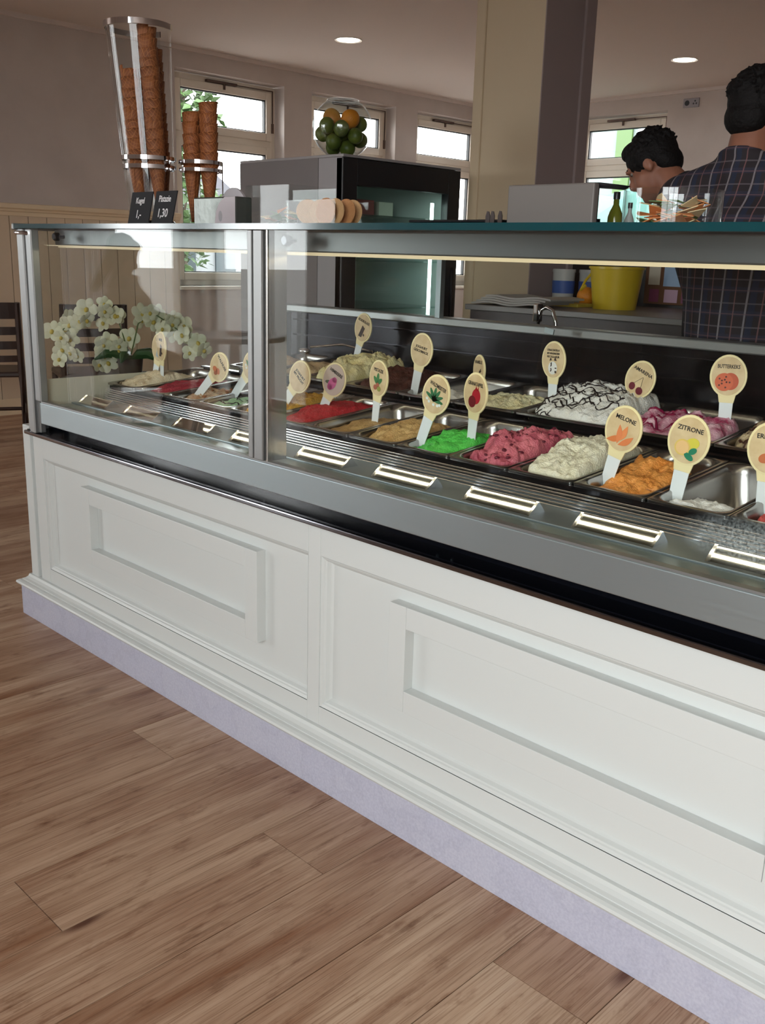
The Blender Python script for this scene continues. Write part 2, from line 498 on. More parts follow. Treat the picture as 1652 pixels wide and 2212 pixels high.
def shop_window(name, axis, u0, u1, z0, z1, p, n):
    root = thing(name, None, None); root['kind'] = 'structure'
    def bb(b, ua, ub, za, zb, d):
        if axis == 'x': b.box(p - d, p + d, ua, ub, za, zb)
        else: b.box(ua, ub, p - d, p + d, za, zb)
    b = MB()
    bb(b, u0, u1, z0, z0 + 0.06, 0.03); bb(b, u0, u1, z1 - 0.06, z1, 0.03)
    b.build('frame', 'alu', root)
    for i in range(n + 1):
        c = u0 + (u1 - u0) * i / n
        c = min(max(c, u0 + 0.03), u1 - 0.03)
        b = MB(); bb(b, c - 0.03, c + 0.03, z0 + 0.06, z1 - 0.06, 0.03); b.build('mullion', 'alu', root)
    for i in range(n):
        a = u0 + (u1 - u0) * i / n + 0.03; c = u0 + (u1 - u0) * (i + 1) / n - 0.03
        b = MB(); bb(b, a, c, z0 + 0.06, z1 - 0.06, 0.005); b.build('pane', 'wglass', root)


shop_window('window_5', 'y', 2.4, 5.4, 0.95, 2.75, RY0 - 0.1, 3)
shop_window('door_1', 'y', -3.9, -2.6, 0.02, 2.6, RY0 - 0.1, 1)
shop_window('door_2', 'x', -3.4, -2.7, 0.02, 2.6, -4.1, 1)

# ------------------------------------------------------------------ column behind the bar
cx0, cx1, cy0, cy1 = -0.255, 0.155, 2.6, 3.0
column = struct(thing('column', None, None, (cx0, cy0, 0)))
MB().box(cx0 + 0.055, cx1, cy0 + 0.006, cy1 - 0.03, 0, RH).build('shaft', 'colcream', column)
MB().box(cx0, cx0 + 0.06, cy0 - 0.004, cy1, 0, RH).build('corner_board', 'colcream', column, bevel=0.006)
MB().box(cx1, cx1 + 0.006, cy0 + 0.006, cy1 - 0.09, 0, RH).build('side_panel', 'colshade', column)
MB().box(cx1 - 0.02, cx1 + 0.018, cy1 - 0.09, cy1, 0, RH).build('corner_board', 'colshade', column, bevel=0.006)

# ------------------------------------------------------------------ ceiling downlights and wall socket
for i, (x, y, lab) in enumerate(((-2.745, 4.045, 'round recessed ceiling downlight with warm light, in front of the tall windows'),
                                 (-1.11, 6.17, 'round recessed ceiling downlight with warm light, near the back wall socket'))):
    d = thing('downlight', lab, 'lamp', (x, y, RH), group='recessed ceiling downlights')
    MB().lathe([(0.085, 0.0), (0.1, -0.002), (0.104, -0.006), (0.104, 0.0)], (x, y, RH), 28).build('trim_ring', 'white', d, smooth=True)
    MB().lathe([(0.0001, -0.003), (0.085, -0.003), (0.085, 0.0)], (x, y, RH), 28).build('lens', 'downlight', d)
so = thing('wall_socket', 'grey double socket plate on the back wall near the ceiling', 'socket', (-1.71, RY1, 2.70))
MB().box(-1.79, -1.63, RY1 - 0.012, RY1, 2.662, 2.742).build('plate', C('socket_grey', 150, 146, 150), so, bevel=0.003)
T = Matrix.Translation((-1.75, RY1 - 0.012, 2.702)) @ Matrix.Rotation(PI / 2, 4, 'X')
MB().lathe([(0.0001, 0.001), (0.024, 0.001), (0.024, 0.0)], n=16, T=T).build('socket_well', C('socket_dark', 50, 48, 52), so)
for dx, dz in ((-0.014, -0.008), (0.014, -0.008), (0, 0.014)):
    T = Matrix.Translation((-1.67 + dx, RY1 - 0.012, 2.702 + dz)) @ Matrix.Rotation(PI / 2, 4, 'X')
    MB().lathe([(0.0001, 0.001), (0.008, 0.001), (0.008, 0.0)], n=12, T=T).build('socket_hole', C('socket_dark', 50, 48, 52), so)

# ------------------------------------------------------------------ outside
struct(box_obj('ground', C('pavement', 120, 118, 116, 0.9), (-60, 60, -60, 60, -0.3, -0.13)))


def building(name, label, x0, x1, y0, y1, h, mat, wins, axis, roof=None):
    root = thing(name, label, 'building', ((x0 + x1) / 2, (y0 + y1) / 2, -0.13))
    MB().box(x0, x1, y0, y1, -0.13, h).build('facade', mat, root)
    if roof:
        b = MB()
        if axis == 'x':
            ym = (y0 + y1) / 2
            b.prism([(y0 - .2, h), (y1 + .2, h), (ym, h + roof)], x0 - .2, x1 + .2, Matrix(((0, 0, 1, 0), (1, 0, 0, 0), (0, 1, 0, 0), (0, 0, 0, 1))))
        b.build('roof', C('slate', 60, 60, 66), root)
    for (u, z, w, hh, mt) in wins:
        b = MB()
        if axis == 'x': b.box(x1, x1 + 0.04, u, u + w, z, z + hh)
        else: b.box(u, u + w, y0 - 0.04, y0, z, z + hh)
        b.build('window', mt, root)
    return root


wn = C('far_window', 44, 50, 54, 0.2)
building('house', 'pale house with slate gable roof beyond the tall windows', -17, -14, 9.3, 11.6, 2.0, C('house_grey', 104, 104, 106),
         [(9.8, 0.6, .5, .8, wn), (10.8, 0.6, .5, .8, wn)], 'x', roof=0.9)
building('office_block', 'glazed grey office block seen between the fruit bowl and the window frame', -18, -14, 15.0, 16.2, 3.4, C('block_grey', 92, 100, 102),
         [(15.1 + .36 * i, z, .28, .6, wn) for i in range(3) for z in (0.8, 1.8, 2.7)], 'x')
building('townhouse', 'white and green rendered townhouse beyond the back window', -8.4, -3.0, 14, 15, 8, C('render_pale', 84, 94, 92),
         [(-6.62, 0.2, .3, 7, C('render_green', 48, 74, 26)), (-6.2, -0.1, 2.6, 7.8, C('render_white', 250, 250, 250)), (-5.9, 3.0, .6, .5, wn)], 'y')


def foliage(name, label, c, rad, n, trunk, leaf=0.16, seed=1):
    r = random.Random(seed)
    root = thing(name, label, 'tree', (c[0], c[1], -0.13))
    b = MB()
    b.tube([(c[0], c[1], -0.13), (c[0] + .1, c[1], c[2] * .5), (c[0], c[1], c[2])], [.16, .12, .06], 8)
    for i in range(9):
        a = r.uniform(0, 2 * PI); e = Vector((math.cos(a) * rad[0] * .7, math.sin(a) * rad[1] * .7, r.uniform(-.4, .7) * rad[2]))
        b.tube([(c[0], c[1], c[2] - .4), (c[0] + e.x * .5, c[1] + e.y * .5, c[2] + e.z * .5 - .1), (c[0] + e.x, c[1] + e.y, c[2] + e.z)], [.05, .03, .012], 5)
    b.build('trunk', C('bark', 70, 60, 50, 0.9), root, smooth=True)
    b = MB()
    for i in range(n):
        while True:
            p = Vector((r.uniform(-1, 1), r.uniform(-1, 1), r.uniform(-1, 1)))
            if 0.1 < p.length < 1: break
        p = Vector((c[0] + p.x * rad[0], c[1] + p.y * rad[1], c[2] + p.z * rad[2]))
        R = Euler((r.uniform(-.9, .9), r.uniform(-.9, .9), r.uniform(0, 6.28))).to_matrix()
        l = leaf * r.uniform(.6, 1.2)
        q = [p + R @ Vector(v) for v in ((0, 0, 0), (l * .28, l * .4, .01), (0, l, 0), (-l * .28, l * .4, .01))]
        b.add(q, [(0, 1, 2), (0, 2, 3)])
    o = b.build('leaves', C('leaf_green', 40, 62, 26, 0.6, var=srgb(58, 82, 38), scale=3), root)
    o['kind'] = 'stuff'


foliage('leafy_tree', 'green leafy tree beyond the tall window beside the cone holder', (-9.2, 6.55, 3.2), (0.9, 0.72, 1.3), 1500, 0, 0.2, 3)
foliage('leafy_tree', 'small green tree standing before the pale gabled house', (-10.5, 7.6, 1.7), (0.8, 0.7, 0.85), 900, 0, 0.17, 5)
# teal parasol in the yard behind
pa = thing('parasol', 'teal parasol canopy standing in the yard behind the back window', 'parasol', (-3.0, 9.3, -0.13))
MB().tube([(-3.0, 9.3, -0.13), (-3.0, 9.3, 2.15)], 0.03, 8).build('pole', 'alu', pa)
MB().lathe([(0.02, 2.2), (0.7, 1.98), (1.5, 1.66), (1.5, 1.54)], (-3.0, 9.3, 0), 8).build('canopy', C('teal_canvas', 20, 74, 66, 0.8), pa)
# ------------------------------------------------------------------ panelled counter base
XE = 4.3
cb = thing('counter_base', 'long white panelled counter base on a pale stone plinth', 'counter', (0, 0, 0))
MB().box(0.0, XE, 0.0, 0.05, 0.0, 0.105).box(0.0, 0.05, 0.05, 1.05, 0.0, 0.105).build('plinth', 'quartz', cb, bevel=0.0015)
pf = [(0.02, 0.105), (0.032, 0.1055), (0.040, 0.110), (0.043, 0.1155), (0.041, 0.121), (0.034, 0.1245), (0.026, 0.1255), (0.026, 0.128), (0.018, 0.1315), (0.011, 0.138), (0.008, 0.146), (-0.01, 0.1475)]
MB().loops([[(0.03 - d, 1.05, z) for d, z in pf], [(0.03 - d, 0.03 - d, z) for d, z in pf], [(XE, 0.03 - d, z) for d, z in pf]], True, True, closed=False).build('crown_moulding', 'paint', cb)
MB().box(0.032, XE, 0.056, 1.05, 0.1, 0.655).build('carcass', 'paint', cb)
MB().box(0.03, 0.078, 0.028, 0.12, 0.14, 0.672).build('end_board', 'paint', cb, bevel=0.003)
MB().box(0.1, 0.165, 0.03, 0.057, 0.147, 0.655).build('stile', 'paint', cb, bevel=0.0012)
for xa, xb in ((1.4905, 1.5325), (2.9, 2.943)):
    MB().box(xa, xb, 0.03, 0.057, 0.147, 0.655).build('stile', 'paint', cb, bevel=0.0012)


def base_panel(x0, x1, rx0, rx1):
    MB().box(x0, x1, 0.03, 0.057, 0.575, 0.655).build('top_rail', 'paint', cb, bevel=0.001)
    MB().box(x0, x1, 0.03, 0.057, 0.147, 0.196).build('bottom_rail', 'paint', cb, bevel=0.001)
    pr = [(0.0, 0.030), (0.0, 0.033), (0.007, 0.036), (0.009, 0.039), (0.012, 0.041), (0.016, 0.050), (0.021, 0.0555)]
    MB().loops([[(x0 + d, y, 0.196 + d), (x1 - d, y, 0.196 + d), (x1 - d, y, 0.575 - d), (x0 + d, y, 0.575 - d)] for d, y in pr]).build('panel_moulding', 'paint', cb)
    MB().box(x0 + 0.02, x1 - 0.02, 0.0552, 0.057, 0.215, 0.556).build('panel_field', 'paint', cb)
    w, za, zb = 0.05, 0.285, 0.529
    for b in ((rx0 + w, rx1 - w, zb - w, zb), (rx0 + w, rx1 - w, za, za + w), (rx0, rx0 + w - 0.0006, za, zb), (rx1 - w + 0.0006, rx1, za, zb)):
        MB().box(b[0], b[1], 0.027, 0.0553, b[2], b[3]).build('frame_bar', 'paint', cb, bevel=0.0012)


base_panel(0.1655, 1.49, 0.41, 1.297)
base_panel(1.533, 2.8995, 1.762, 2.668)
base_panel(2.9435, XE, 3.2, 4.08)
MB().box(0.1, XE, 0.0, 0.055, 0.653, 0.665).build('chrome_edge', 'chromedark', cb, bevel=0.003)
MB().box(0.1, XE, 0.012, 0.075, 0.6652, 0.667).box(0.1, XE, 0.068, 0.08, 0.6545, 0.7025).build('recess_panel', 'blackgloss', cb)
MB().box(0.1, 0.14, 0.02, 0.07, 0.667, 0.69).build('corner_bracket', 'steel', cb, bevel=0.002)
for x in (0.42, 0.78, 1.28, 1.86, 1.9):
    MB().lathe([(0.0001, 0.0), (0.003, 0.0), (0.003, 0.003)], n=10, T=Matrix.Translation((x, 0.066, 0.686)) @ Matrix.Rotation(PI / 2, 4, 'X')).build('screw', 'steel', cb)

# ------------------------------------------------------------------ glass display case
dc = thing('display_case', 'glass ice cream display case with steel trim on the white counter', 'display case', (0.14, 0, 0.67))
MB().box(0.228, XE, 0.0, 0.03, 0.703, 0.7695).build('steel_band', 'steel', dc, bevel=0.002)
MB().box(0.228, XE, 0.003, 0.022, 0.7695, 0.774).build('glass_channel', 'alu', dc)
p = MB()
p.box(0.1405, 0.156, 0.0, 0.02, 0.672, 1.299).box(0.158, 0.192, -0.004, 0.02, 0.6672, 1.297).box(0.194, 0.232, 0.002, 0.028, 0.772, 1.297).box(0.156, 0.2, 0.01, 0.03, 0.6672, 1.297)
p.build('corner_post', 'alu', dc, bevel=0.003)
MB().box(1.305, 1.322, -0.002, 0.03, 0.774, 1.297).box(1.328, 1.36, -0.003, 0.03, 0.774, 1.297).box(1.322, 1.328, 0.006, 0.03, 0.774, 1.297).build('middle_post', 'alu', dc, bevel=0.002)
MB().box(1.364, 1.372, 0.004, 0.06, 0.774, 1.297).build('post_flange', 'pansteel', dc)


def pane(b, name='front_pane', lip=None):
    m_ = MB(); m_.box(*b)
    o = m_.build(name, ['glass', 'edge'], dc)
    return o


pane((0.233, 1.304, 0.006, 0.014, 0.772, 1.2965))
pane((1.361, XE, 0.006, 0.014, 0.772, 1.2965))
pane((0.2, 0.208, 0.03, 0.98, 0.772, 1.2965), 'side_pane')
tp = MB(); tp.box(0.152, XE, -0.012, 0.62, 1.2975, 1.3105)
tp.mi = [0, 0, 1, 1, 1, 1]
tp.build('top_pane', ['glass', 'edge'], dc)
MB().box(0.14, 0.152, -0.014, 0.62, 1.293, 1.3125).build('top_edge_profile', 'alu', dc, bevel=0.003)
MB().tube([(0.15, -0.006, 1.285), (0.2, -0.006, 1.285), (0.225, 0.02, 1.28)], 0.006, 8).build('hinge_pin', 'chrome', dc, smooth=True)
for x in (1.414, 0.349):
    T = Matrix.Translation((x, 0.02, 1.275)) @ Matrix.Rotation(-PI / 2, 4, 'X')
    MB().lathe([(0.0001, -0.004), (0.009, -0.004), (0.012, 0.0), (0.012, 0.012), (0.005, 0.014), (0.005, 0.03)], n=16, T=T).build('glass_clamp', 'darksteel', dc, smooth=True)
# canopy with its warm strip lamp
MB().box(0.24, XE, 0.075, 0.24, 1.2515, 1.2965).build('canopy', 'canopy', dc, bevel=0.003)
MB().box(0.26, XE - 0.02, 0.075, 0.09, 1.2445, 1.2515).build('strip_diffuser', 'ledglow', dc)
for y_ in (0.1205, 0.1425):
    MB().box(0.28, XE - 0.04, y_, y_ + 0.0075, 1.2485, 1.2513).build('strip_lamp', 'warmled', dc)
for x in (0.25, 2.95, XE - 0.03):
    MB().box(x, x + 0.025, 0.95, 0.985, 0.72, 1.0355).build('rear_post', 'alu', dc)
# rear work rail and dark polished rear panel
MB().box(0.22, XE, 0.985, 1.05, 1.036, 1.062).build('rear_rail', 'alu', dc, bevel=0.004)
MB().box(0.22, XE, 1.01, 1.03, 0.72, 1.036).build('rear_panel', 'darksteel', dc)
for z in (1.006, 0.95):
    MB().box(0.26, XE, 1.0, 1.01, z, z + 0.005).build('slide_track', 'darksteel', dc)
# tank, ledge, air grille
MB().box(0.21, XE, 0.0805, 1.05, 0.6552, 0.70).build('deck', 'darksteel', dc)
MB().box(0.2083, 0.2116, 0.03, 0.98, 0.70, 0.84).build('side_sill', C('cream_sill', 196, 190, 170, 0.35), dc, bevel=0.003)
MB().box(0.24, XE, 0.014, 0.1, 0.745, 0.762).build('glass_shelf', C('grey_green_enamel', 120, 134, 132, 0.2), dc, bevel=0.002)
MB().box(0.24, XE, 0.1, 0.215, 0.75, 0.766).build('ledge', 'steel', dc, bevel=0.002)
for i in range(6):
    y_ = 0.2125 + i * 0.0042; z_ = 0.768 + i * 0.0058
    MB().tube([(0.24, y_, z_), (XE, y_, z_)], 0.0025, 8).build('grille_rib', 'chrome', dc, smooth=True)
MB().box(0.24, XE, 0.216, 0.24, 0.72, 0.768).box(0.24, XE, 0.23, 0.239, 0.768, 0.785).build('grille_back', 'steel', dc)
MB().box(0.24, XE, 0.2395, 0.244, 0.76, 0.8095).build('pan_rail', 'darksteel', dc)
MB().box(0.24, XE, 0.611, 0.622, 0.72, 0.853).box(0.24, XE, 0.6, 0.611, 0.835, 0.839).box(0.24, XE, 0.6, 0.611, 0.848, 0.853).build('step_riser', 'darksteel', dc)
# polished sloping plates set in the ledge; they mirror the two strip lamps of the canopy
for i in range(-4, 8):
    xs = 1.344 + 0.27 * i
    f = thing('ledge_plate', 'short polished sloping steel plate on the ledge behind the front glass', 'plate', (xs, 0.13, 0.766), group='polished plates behind the front glass')
    MB().prism([(0.1148, 0.7662), (0.143, 0.787), (0.16, 0.7662)], xs, xs + 0.16, Matrix(((0, 0, 1, 0), (1, 0, 0, 0), (0, 1, 0, 0), (0, 0, 0, 1)))).build('wedge', 'mirrorsteel', f)
    for x_ in (xs - 0.006, xs + 0.16):
        MB().prism([(0.111, 0.7662), (0.143, 0.790), (0.165, 0.7662)], x_, x_ + 0.006, Matrix(((0, 0, 1, 0), (1, 0, 0, 0), (0, 1, 0, 0), (0, 0, 0, 1)))).build('end_cheek', 'chrome', f)

# condensation on the inside of the front pane
cd = MB()
pts = []
for j in range(40):
    a = 2 * PI * j / 40
    r = 1 + 0.12 * math.sin(3 * a + 1) + 0.06 * math.sin(7 * a)
    pts.append((2.535 + 0.135 * r * math.cos(a), 0.842 + 0.042 * r * math.sin(a)))
cd.prism(pts, 0.0, 0.0006, Matrix(((1, 0, 0, 0), (0, 0, 1, 0.0142), (0, 1, 0, 0), (0, 0, 0, 1))))
fm = bpy.data.materials.new('water_mist'); fm.use_nodes = True
nt = fm.node_tree; nt.nodes.remove(nt.nodes['Principled BSDF'])
tr = nt.nodes.new('ShaderNodeBsdfTransparent'); df = nt.nodes.new('ShaderNodeBsdfDiffuse'); df.inputs['Color'].default_value = (0.75, 0.8, 0.8, 1)
no = nt.nodes.new('ShaderNodeTexNoise'); no.inputs['Scale'].default_value = 260; no.inputs['Detail'].default_value = 3
tcn = nt.nodes.new('ShaderNodeTexCoord'); nt.links.new(tcn.outputs['Object'], no.inputs['Vector'])
rr = nt.nodes.new('ShaderNodeValToRGB'); rr.color_ramp.elements[0].position = .35; rr.color_ramp.elements[1].position = .8
rr.color_ramp.elements[0].color = (.03, .03, .03, 1); rr.color_ramp.elements[1].color = (.34, .34, .34, 1)
nt.links.new(no.outputs['Fac'], rr.inputs['Fac'])
mx = nt.nodes.new('ShaderNodeMixShader'); gs = nt.nodes.new('ShaderNodeVectorMath'); gs.operation = 'SUBTRACT'; gs.inputs[1].default_value = (.5, .5, .5)
gm = nt.nodes.new('ShaderNodeVectorMath'); gm.operation = 'MULTIPLY'; gm.inputs[1].default_value = (2, 0, 2)
gl = nt.nodes.new('ShaderNodeVectorMath'); gl.operation = 'LENGTH'
gr = nt.nodes.new('ShaderNodeMapRange'); gr.inputs['From Min'].default_value = 1.0; gr.inputs['From Max'].default_value = 0.3
gk = nt.nodes.new('ShaderNodeMath'); gk.operation = 'MULTIPLY'
nt.links.new(tcn.outputs['Generated'], gs.inputs[0]); nt.links.new(gs.outputs[0], gm.inputs[0]); nt.links.new(gm.outputs[0], gl.inputs[0]); nt.links.new(gl.outputs['Value'], gr.inputs['Value'])
nt.links.new(gr.outputs[0], gk.inputs[0]); nt.links.new(rr.outputs['Color'], gk.inputs[1]); nt.links.new(gk.outputs[0], mx.inputs[0]); nt.links.new(tr.outputs[0], mx.inputs[1]); nt.links.new(df.outputs[0], mx.inputs[2])
nt.links.new(mx.outputs[0], nt.nodes['Material Output'].inputs['Surface'])
cd.build('condensation', fm, dc)


# ------------------------------------------------------------------ steel pans
def rrect(w0, w1, h0, h1, r, n=5):
    out = []
    for cx, cy, a0 in ((w1 - r, h1 - r, 0), (w0 + r, h1 - r, 90), (w0 + r, h0 + r, 180), (w1 - r, h0 + r, 270)):
        for i in range(n + 1):
            a = math.radians(a0 + 90 * i / n)
            out.append((cx + r * math.cos(a), cy + r * math.sin(a)))
    return out


PAN = {}


def pan_mesh(w, l):
    key = (round(w, 3), round(l, 3))
    if key in PAN: return PAN[key]
    hw = w / 2 - 0.001
    L = []
    for inset, z, r in ((0.0, -0.006, 0.008), (0.0, -0.001, 0.008), (0.0015, 0.0, 0.008), (0.010, -0.0005, 0.03), (0.013, -0.003, 0.034), (0.016, -0.02, 0.036), (0.022, -0.1, 0.04), (0.034, -0.11, 0.03)):
        L.append([(x, y, z) for x, y in rrect(-hw + inset, hw - inset, inset, l - inset, r)])
    o = MB().loops(L, False, True).build('ice_cream_pan', 'pansteel', None, smooth=True)
    PAN[key] = o.data
    col.objects.unlink(o); bpy.data.objects.remove(o)
    return PAN[key]


def place_pan(xc, w, row, label, l=None):
    y0, z0, tilt, ln = ((0.2455, 0.815, 0.085, 0.352), (0.625, 0.868, 0.08, 0.335))[row]
    o = bpy.data.objects.new('ice_cream_pan', pan_mesh(w, ln)); col.objects.link(o)
    o.location = (xc, y0, z0); o.rotation_euler = (tilt, 0, 0)
    tag(o, label, 'pan', 'steel ice cream pans in the display case')
    return Matrix.Translation((xc, y0, z0)) @ Matrix.Rotation(tilt, 4, 'X')


def gelato(label, mat, T, w, l, prof, amp, seed, sides=0.0, ridge=30.0, ext=(0.02, 0.98), name='ice_cream', skew=0.0):
    """a mound of ice cream filling the pan; prof = heights along the pan length (front to back), relative to the rim"""
    nx, ny = 44, 90
    hw = w / 2 - 0.018
    b = MB(); vs = []
    for j in range(ny + 1):
        v = j / ny
        t = v * (len(prof) - 1); i0 = min(int(t), len(prof) - 2); h0 = prof[i0] + (prof[i0 + 1] - prof[i0]) * (t - i0)
        y = (0.018 + (l - 0.036) * (ext[0] + (ext[1] - ext[0]) * v))
        for i in range(nx + 1):
            u = -1 + 2 * i / nx
            ey = min(v, 1 - v) * l / 0.045
            lim = hw * (1.0 if ey >= 1 else math.sqrt(max(0.0, 1 - (1 - ey) ** 2)) * 0.45 + 0.55)
            x = u * lim
            q = Vector((x * ridge + seed * 7.1, y * ridge * 0.8, seed * 3.3))
            q2 = q + Vector((noise.noise(q * 0.7), noise.noise(q * 0.7 + Vector((5, 1, 2))), 0)) * 0.9
            nz = noise.fractal(q * 0.8, 1.0, 2.0, 4) * 0.5 + (1 - abs(noise.noise(q2 * 1.1 + Vector((3, 5, 1))))) * 0.75 + (1 - abs(noise.noise(q2 * 2.6))) * 0.33 + noise.noise(q * 6.0) * 0.12 - 0.75
            edge = max(0.0, 1 - (1 - abs(u)) / 0.16) ** 2 + max(0.0, 1 - min(v, 1 - v) / 0.05) ** 2
            z = h0 + amp * nz + sides * (1 - u * u) + skew * u - 0.028 * min(edge, 1.3)
            nx2 = noise.noise(q + Vector((9, 2, 4))) * amp * 0.35
            vs.append(T @ Vector((x + nx2 * (1 - abs(u)), y + nx2 * 0.6, max(z, -0.105))))
    fs = [(j * (nx + 1) + i, j * (nx + 1) + i + 1, (j + 1) * (nx + 1) + i + 1, (j + 1) * (nx + 1) + i) for j in range(ny) for i in range(nx)]
    b.add(vs, fs)
    # close the body downwards so that it is a solid mass
    rim = [i for i in range(nx + 1)] + [j * (nx + 1) + nx for j in range(1, ny + 1)] + [ny * (nx + 1) + i for i in range(nx - 1, -1, -1)] + [j * (nx + 1) for j in range(ny - 1, 0, -1)]
    base = len(b.v)
    Ti = T.inverted()
    for k in rim:
        q = Ti @ Vector(b.v[k]); q.z = min(q.z - 0.004, -0.085 if q.z > -0.08 else q.z - 0.004); q.x *= 0.93
        b.v.append(tuple(T @ q))
    n = len(rim)
    for k in range(n):
        b.f.append((rim[k], rim[(k + 1) % n], base + (k + 1) % n, base + k)); b.mi.append(0)
    b.f.append(tuple(base + k for k in range(n))); b.mi.append(0)
    o = b.build(name, mat, None, smooth='all')
    return tag(o, label, 'ice cream', 'ice cream in steel pans')


def ice(name, c1, c2=None, rough=0.45, scale=28.0, sss=0.15):
    return pm(name, srgb(*c1), rough, var=srgb(*c2) if c2 else None, scale=scale, bump=(260, 0.5), sss=sss)


LEN0, LEN1, PIT, J0 = 0.352, 0.335, 0.1675, 1.551
K = {
    -8: ('cream coloured', ice('gelato_cream', (236, 220, 190), (222, 200, 165)), [-.012, .004, .016, .004, -.02, -.045], .016, 'pan of cream coloured ice cream beside the case end wall'),
    -7: ('berry red', ice('gelato_berry', (176, 62, 74), (150, 44, 60)), [-.02, -.006, .0, -.004, -.01, -.03], .012, ''),
    -6: ('beige nutty', ice('gelato_nougat', (214, 190, 160), (176, 130, 96)), [-.03, -.018, -.006, -.03, -.06, -.075], .022, ''),
    -5: ('mint green with chocolate', ice('gelato_mint', (172, 206, 168), (150, 190, 150)), [-.02, -.012, -.015, -.03, -.06, -.08], .012, ''),
    -4: ('mango yellow', ice('gelato_mango', (232, 180, 70), (214, 158, 50)), [-.015, -.004, .008, .012, -.002, -.03], .016, ''),
    -3: ('raspberry red', ice('gelato_raspberry', (206, 40, 52), (176, 26, 40)), [-.02, -.006, .006, .004, -.004, -.02], .012, ''),
    -2: ('pale caramel', ice('gelato_caramel', (196, 160, 104), (176, 138, 86)), [-.03, -.024, -.018, -.02, -.03, -.05], .008, ''),
    -1: ('pistachio brown', ice('gelato_pistachio', (206, 170, 112), (188, 146, 90)), [-.022, -.006, .006, .0, -.03, -.062], .016, ''),
    0: ('bright green', ice('gelato_woodruff', (96, 214, 88), (76, 196, 76)), [-.016, -.006, .008, -.006, -.042, -.066], .015, ''),
    1: ('pink with dark seeds', ice('gelato_pomegranate', (214, 118, 128), (176, 72, 92), scale=22), [-.012, .006, .022, .016, .004, -.012], .03, ''),
    2: ('creamy white', ice('gelato_white', (238, 232, 208), (228, 220, 190)), [-.008, .012, .026, .028, .018, -.006], .02, ''),
    3: ('melon orange', ice('gelato_melon', (240, 164, 84), (228, 144, 62)), [-.022, -.014, -.004, .012, -.055, -.088], .02, ''),
    4: ('lemon white', ice('gelato_lemon', (232, 230, 224), (220, 218, 212)), [-.014, -.016, -.05, -.09, -.1, -.1], .016, ''),
    5: ('strawberry red', ice('gelato_strawberry', (222, 96, 88), (206, 74, 70)), [-.03, -.02, -.02, -.03, -.05, -.07], .014, ''),
    6: ('peach', ice('gelato_peach', (236, 196, 150), (224, 180, 130)), [-.02, 0, .01, 0, -.02, -.05], .016, ''),
    7: ('cherry', ice('gelato_cherry', (170, 50, 70), (150, 40, 60)), [-.02, 0, .01, 0, -.02, -.05], .016, ''),
}
KN = {-8: 'by the case end wall', -7: 'beside the cream coloured pan', -6: 'with caramel bits', -5: 'streaked with dark chocolate', -4: 'next to the raspberry red pan', -3: 'in a narrow heap next to the mango pan',
      -2: 'lying low next to the raspberry pan', -1: 'with the green leaf and nut sign', 0: 'beside the pink pan', 1: 'between the green and the white pans', 2: 'heaped high beside the orange pan',
      3: 'peaked in the middle, pan half empty', 4: 'almost used up, steel pan showing', 5: 'beside the nearly empty lemon pan', 6: 'beside the strawberry pan', 7: 'at the far end of the front row'}
FT = {}
for k, (nm, mt, prof, amp, _) in K.items():
    xc = J0 + PIT * (k + 0.5)
    T = place_pan(xc, PIT, 0, 'front row steel pan holding ' + nm + ' ice cream')
    FT[k] = T
    gelato(nm + ' ice cream ' + KN[k], mt, T, PIT, LEN0, prof, amp, k + 11, sides=0.006)

BR = [(0.37, 0.56), (0.56, 0.755), (0.755, 0.96), (0.96, 1.185), (1.185, 1.40), (1.40, 1.612), (1.612, 1.893), (1.893, 2.16), (2.16, 2.43), (2.43, 2.7)]
BK = [
    ('walnut', ice('gelato_walnut', (190, 160, 120), (160, 120, 84)), [-.03, -.01, 0, -.02, -.05], .015, 'in the back row by the case end'),
    ('hazelnut', ice('gelato_hazel', (206, 180, 140), (190, 160, 120)), [-.03, -.01, 0, -.02, -.05], .015, 'in the back row beside the egg yellow heap'),
    ('egg yellow', ice('gelato_custard', (252, 240, 190), (246, 228, 160)), [.0, .024, .038, .034, .02], .024, 'heaped high in the back row'),
    ('dark chocolate', ice('gelato_chocolate', (92, 48, 36), (66, 32, 24)), [-.01, .012, .022, .0, -.04], .018, 'beside the egg yellow heap'),
    ('white yoghurt', ice('gelato_yoghurt', (226, 220, 208), (206, 196, 180)), [-.02, -.01, -.03, -.06, -.08], .016, 'in the back row beside the chocolate'),
    ('pale vanilla', ice('gelato_vanilla', (252, 242, 200), (246, 230, 176)), [-.02, -.006, -.012, -.04, -.07], .02, 'ridged, beside the chocolate streaked white'),
    ('white chocolate-streaked', ice('gelato_strac', (238, 234, 226), (226, 220, 208)), [-.006, .02, .036, .03, .006], .026, 'heaped high with dark chocolate streaks'),
    ('pink and cream swirled', ice('gelato_amarena', (232, 190, 200), (160, 40, 84), scale=34), [-.02, .006, .008, -.04, -.08], .026, 'with cherry ripple in the back row'),
    ('cream and brown swirled', ice('gelato_biscuit', (236, 214, 170), (92, 60, 40), scale=26), [-.012, .012, .02, .0, -.04], .028, 'with biscuit crumbs in the back row'),
    ('coffee', ice('gelato_coffee', (190, 150, 110), (170, 126, 86)), [-.02, 0, .01, 0, -.03], .016, 'in the back row past the biscuit pan'),
]
BT = []
for i, ((a, c), (nm, mt, prof, amp, wh)) in enumerate(zip(BR, BK)):
    T = place_pan((a + c) / 2, c - a, 1, 'back row steel pan holding ' + nm + ' ice cream')
    BT.append(T)
    g = gelato(nm + ' ice cream ' + wh, mt, T, c - a, LEN1, prof, amp, i + 40, sides=0.012)
    if i == 6: strac = g

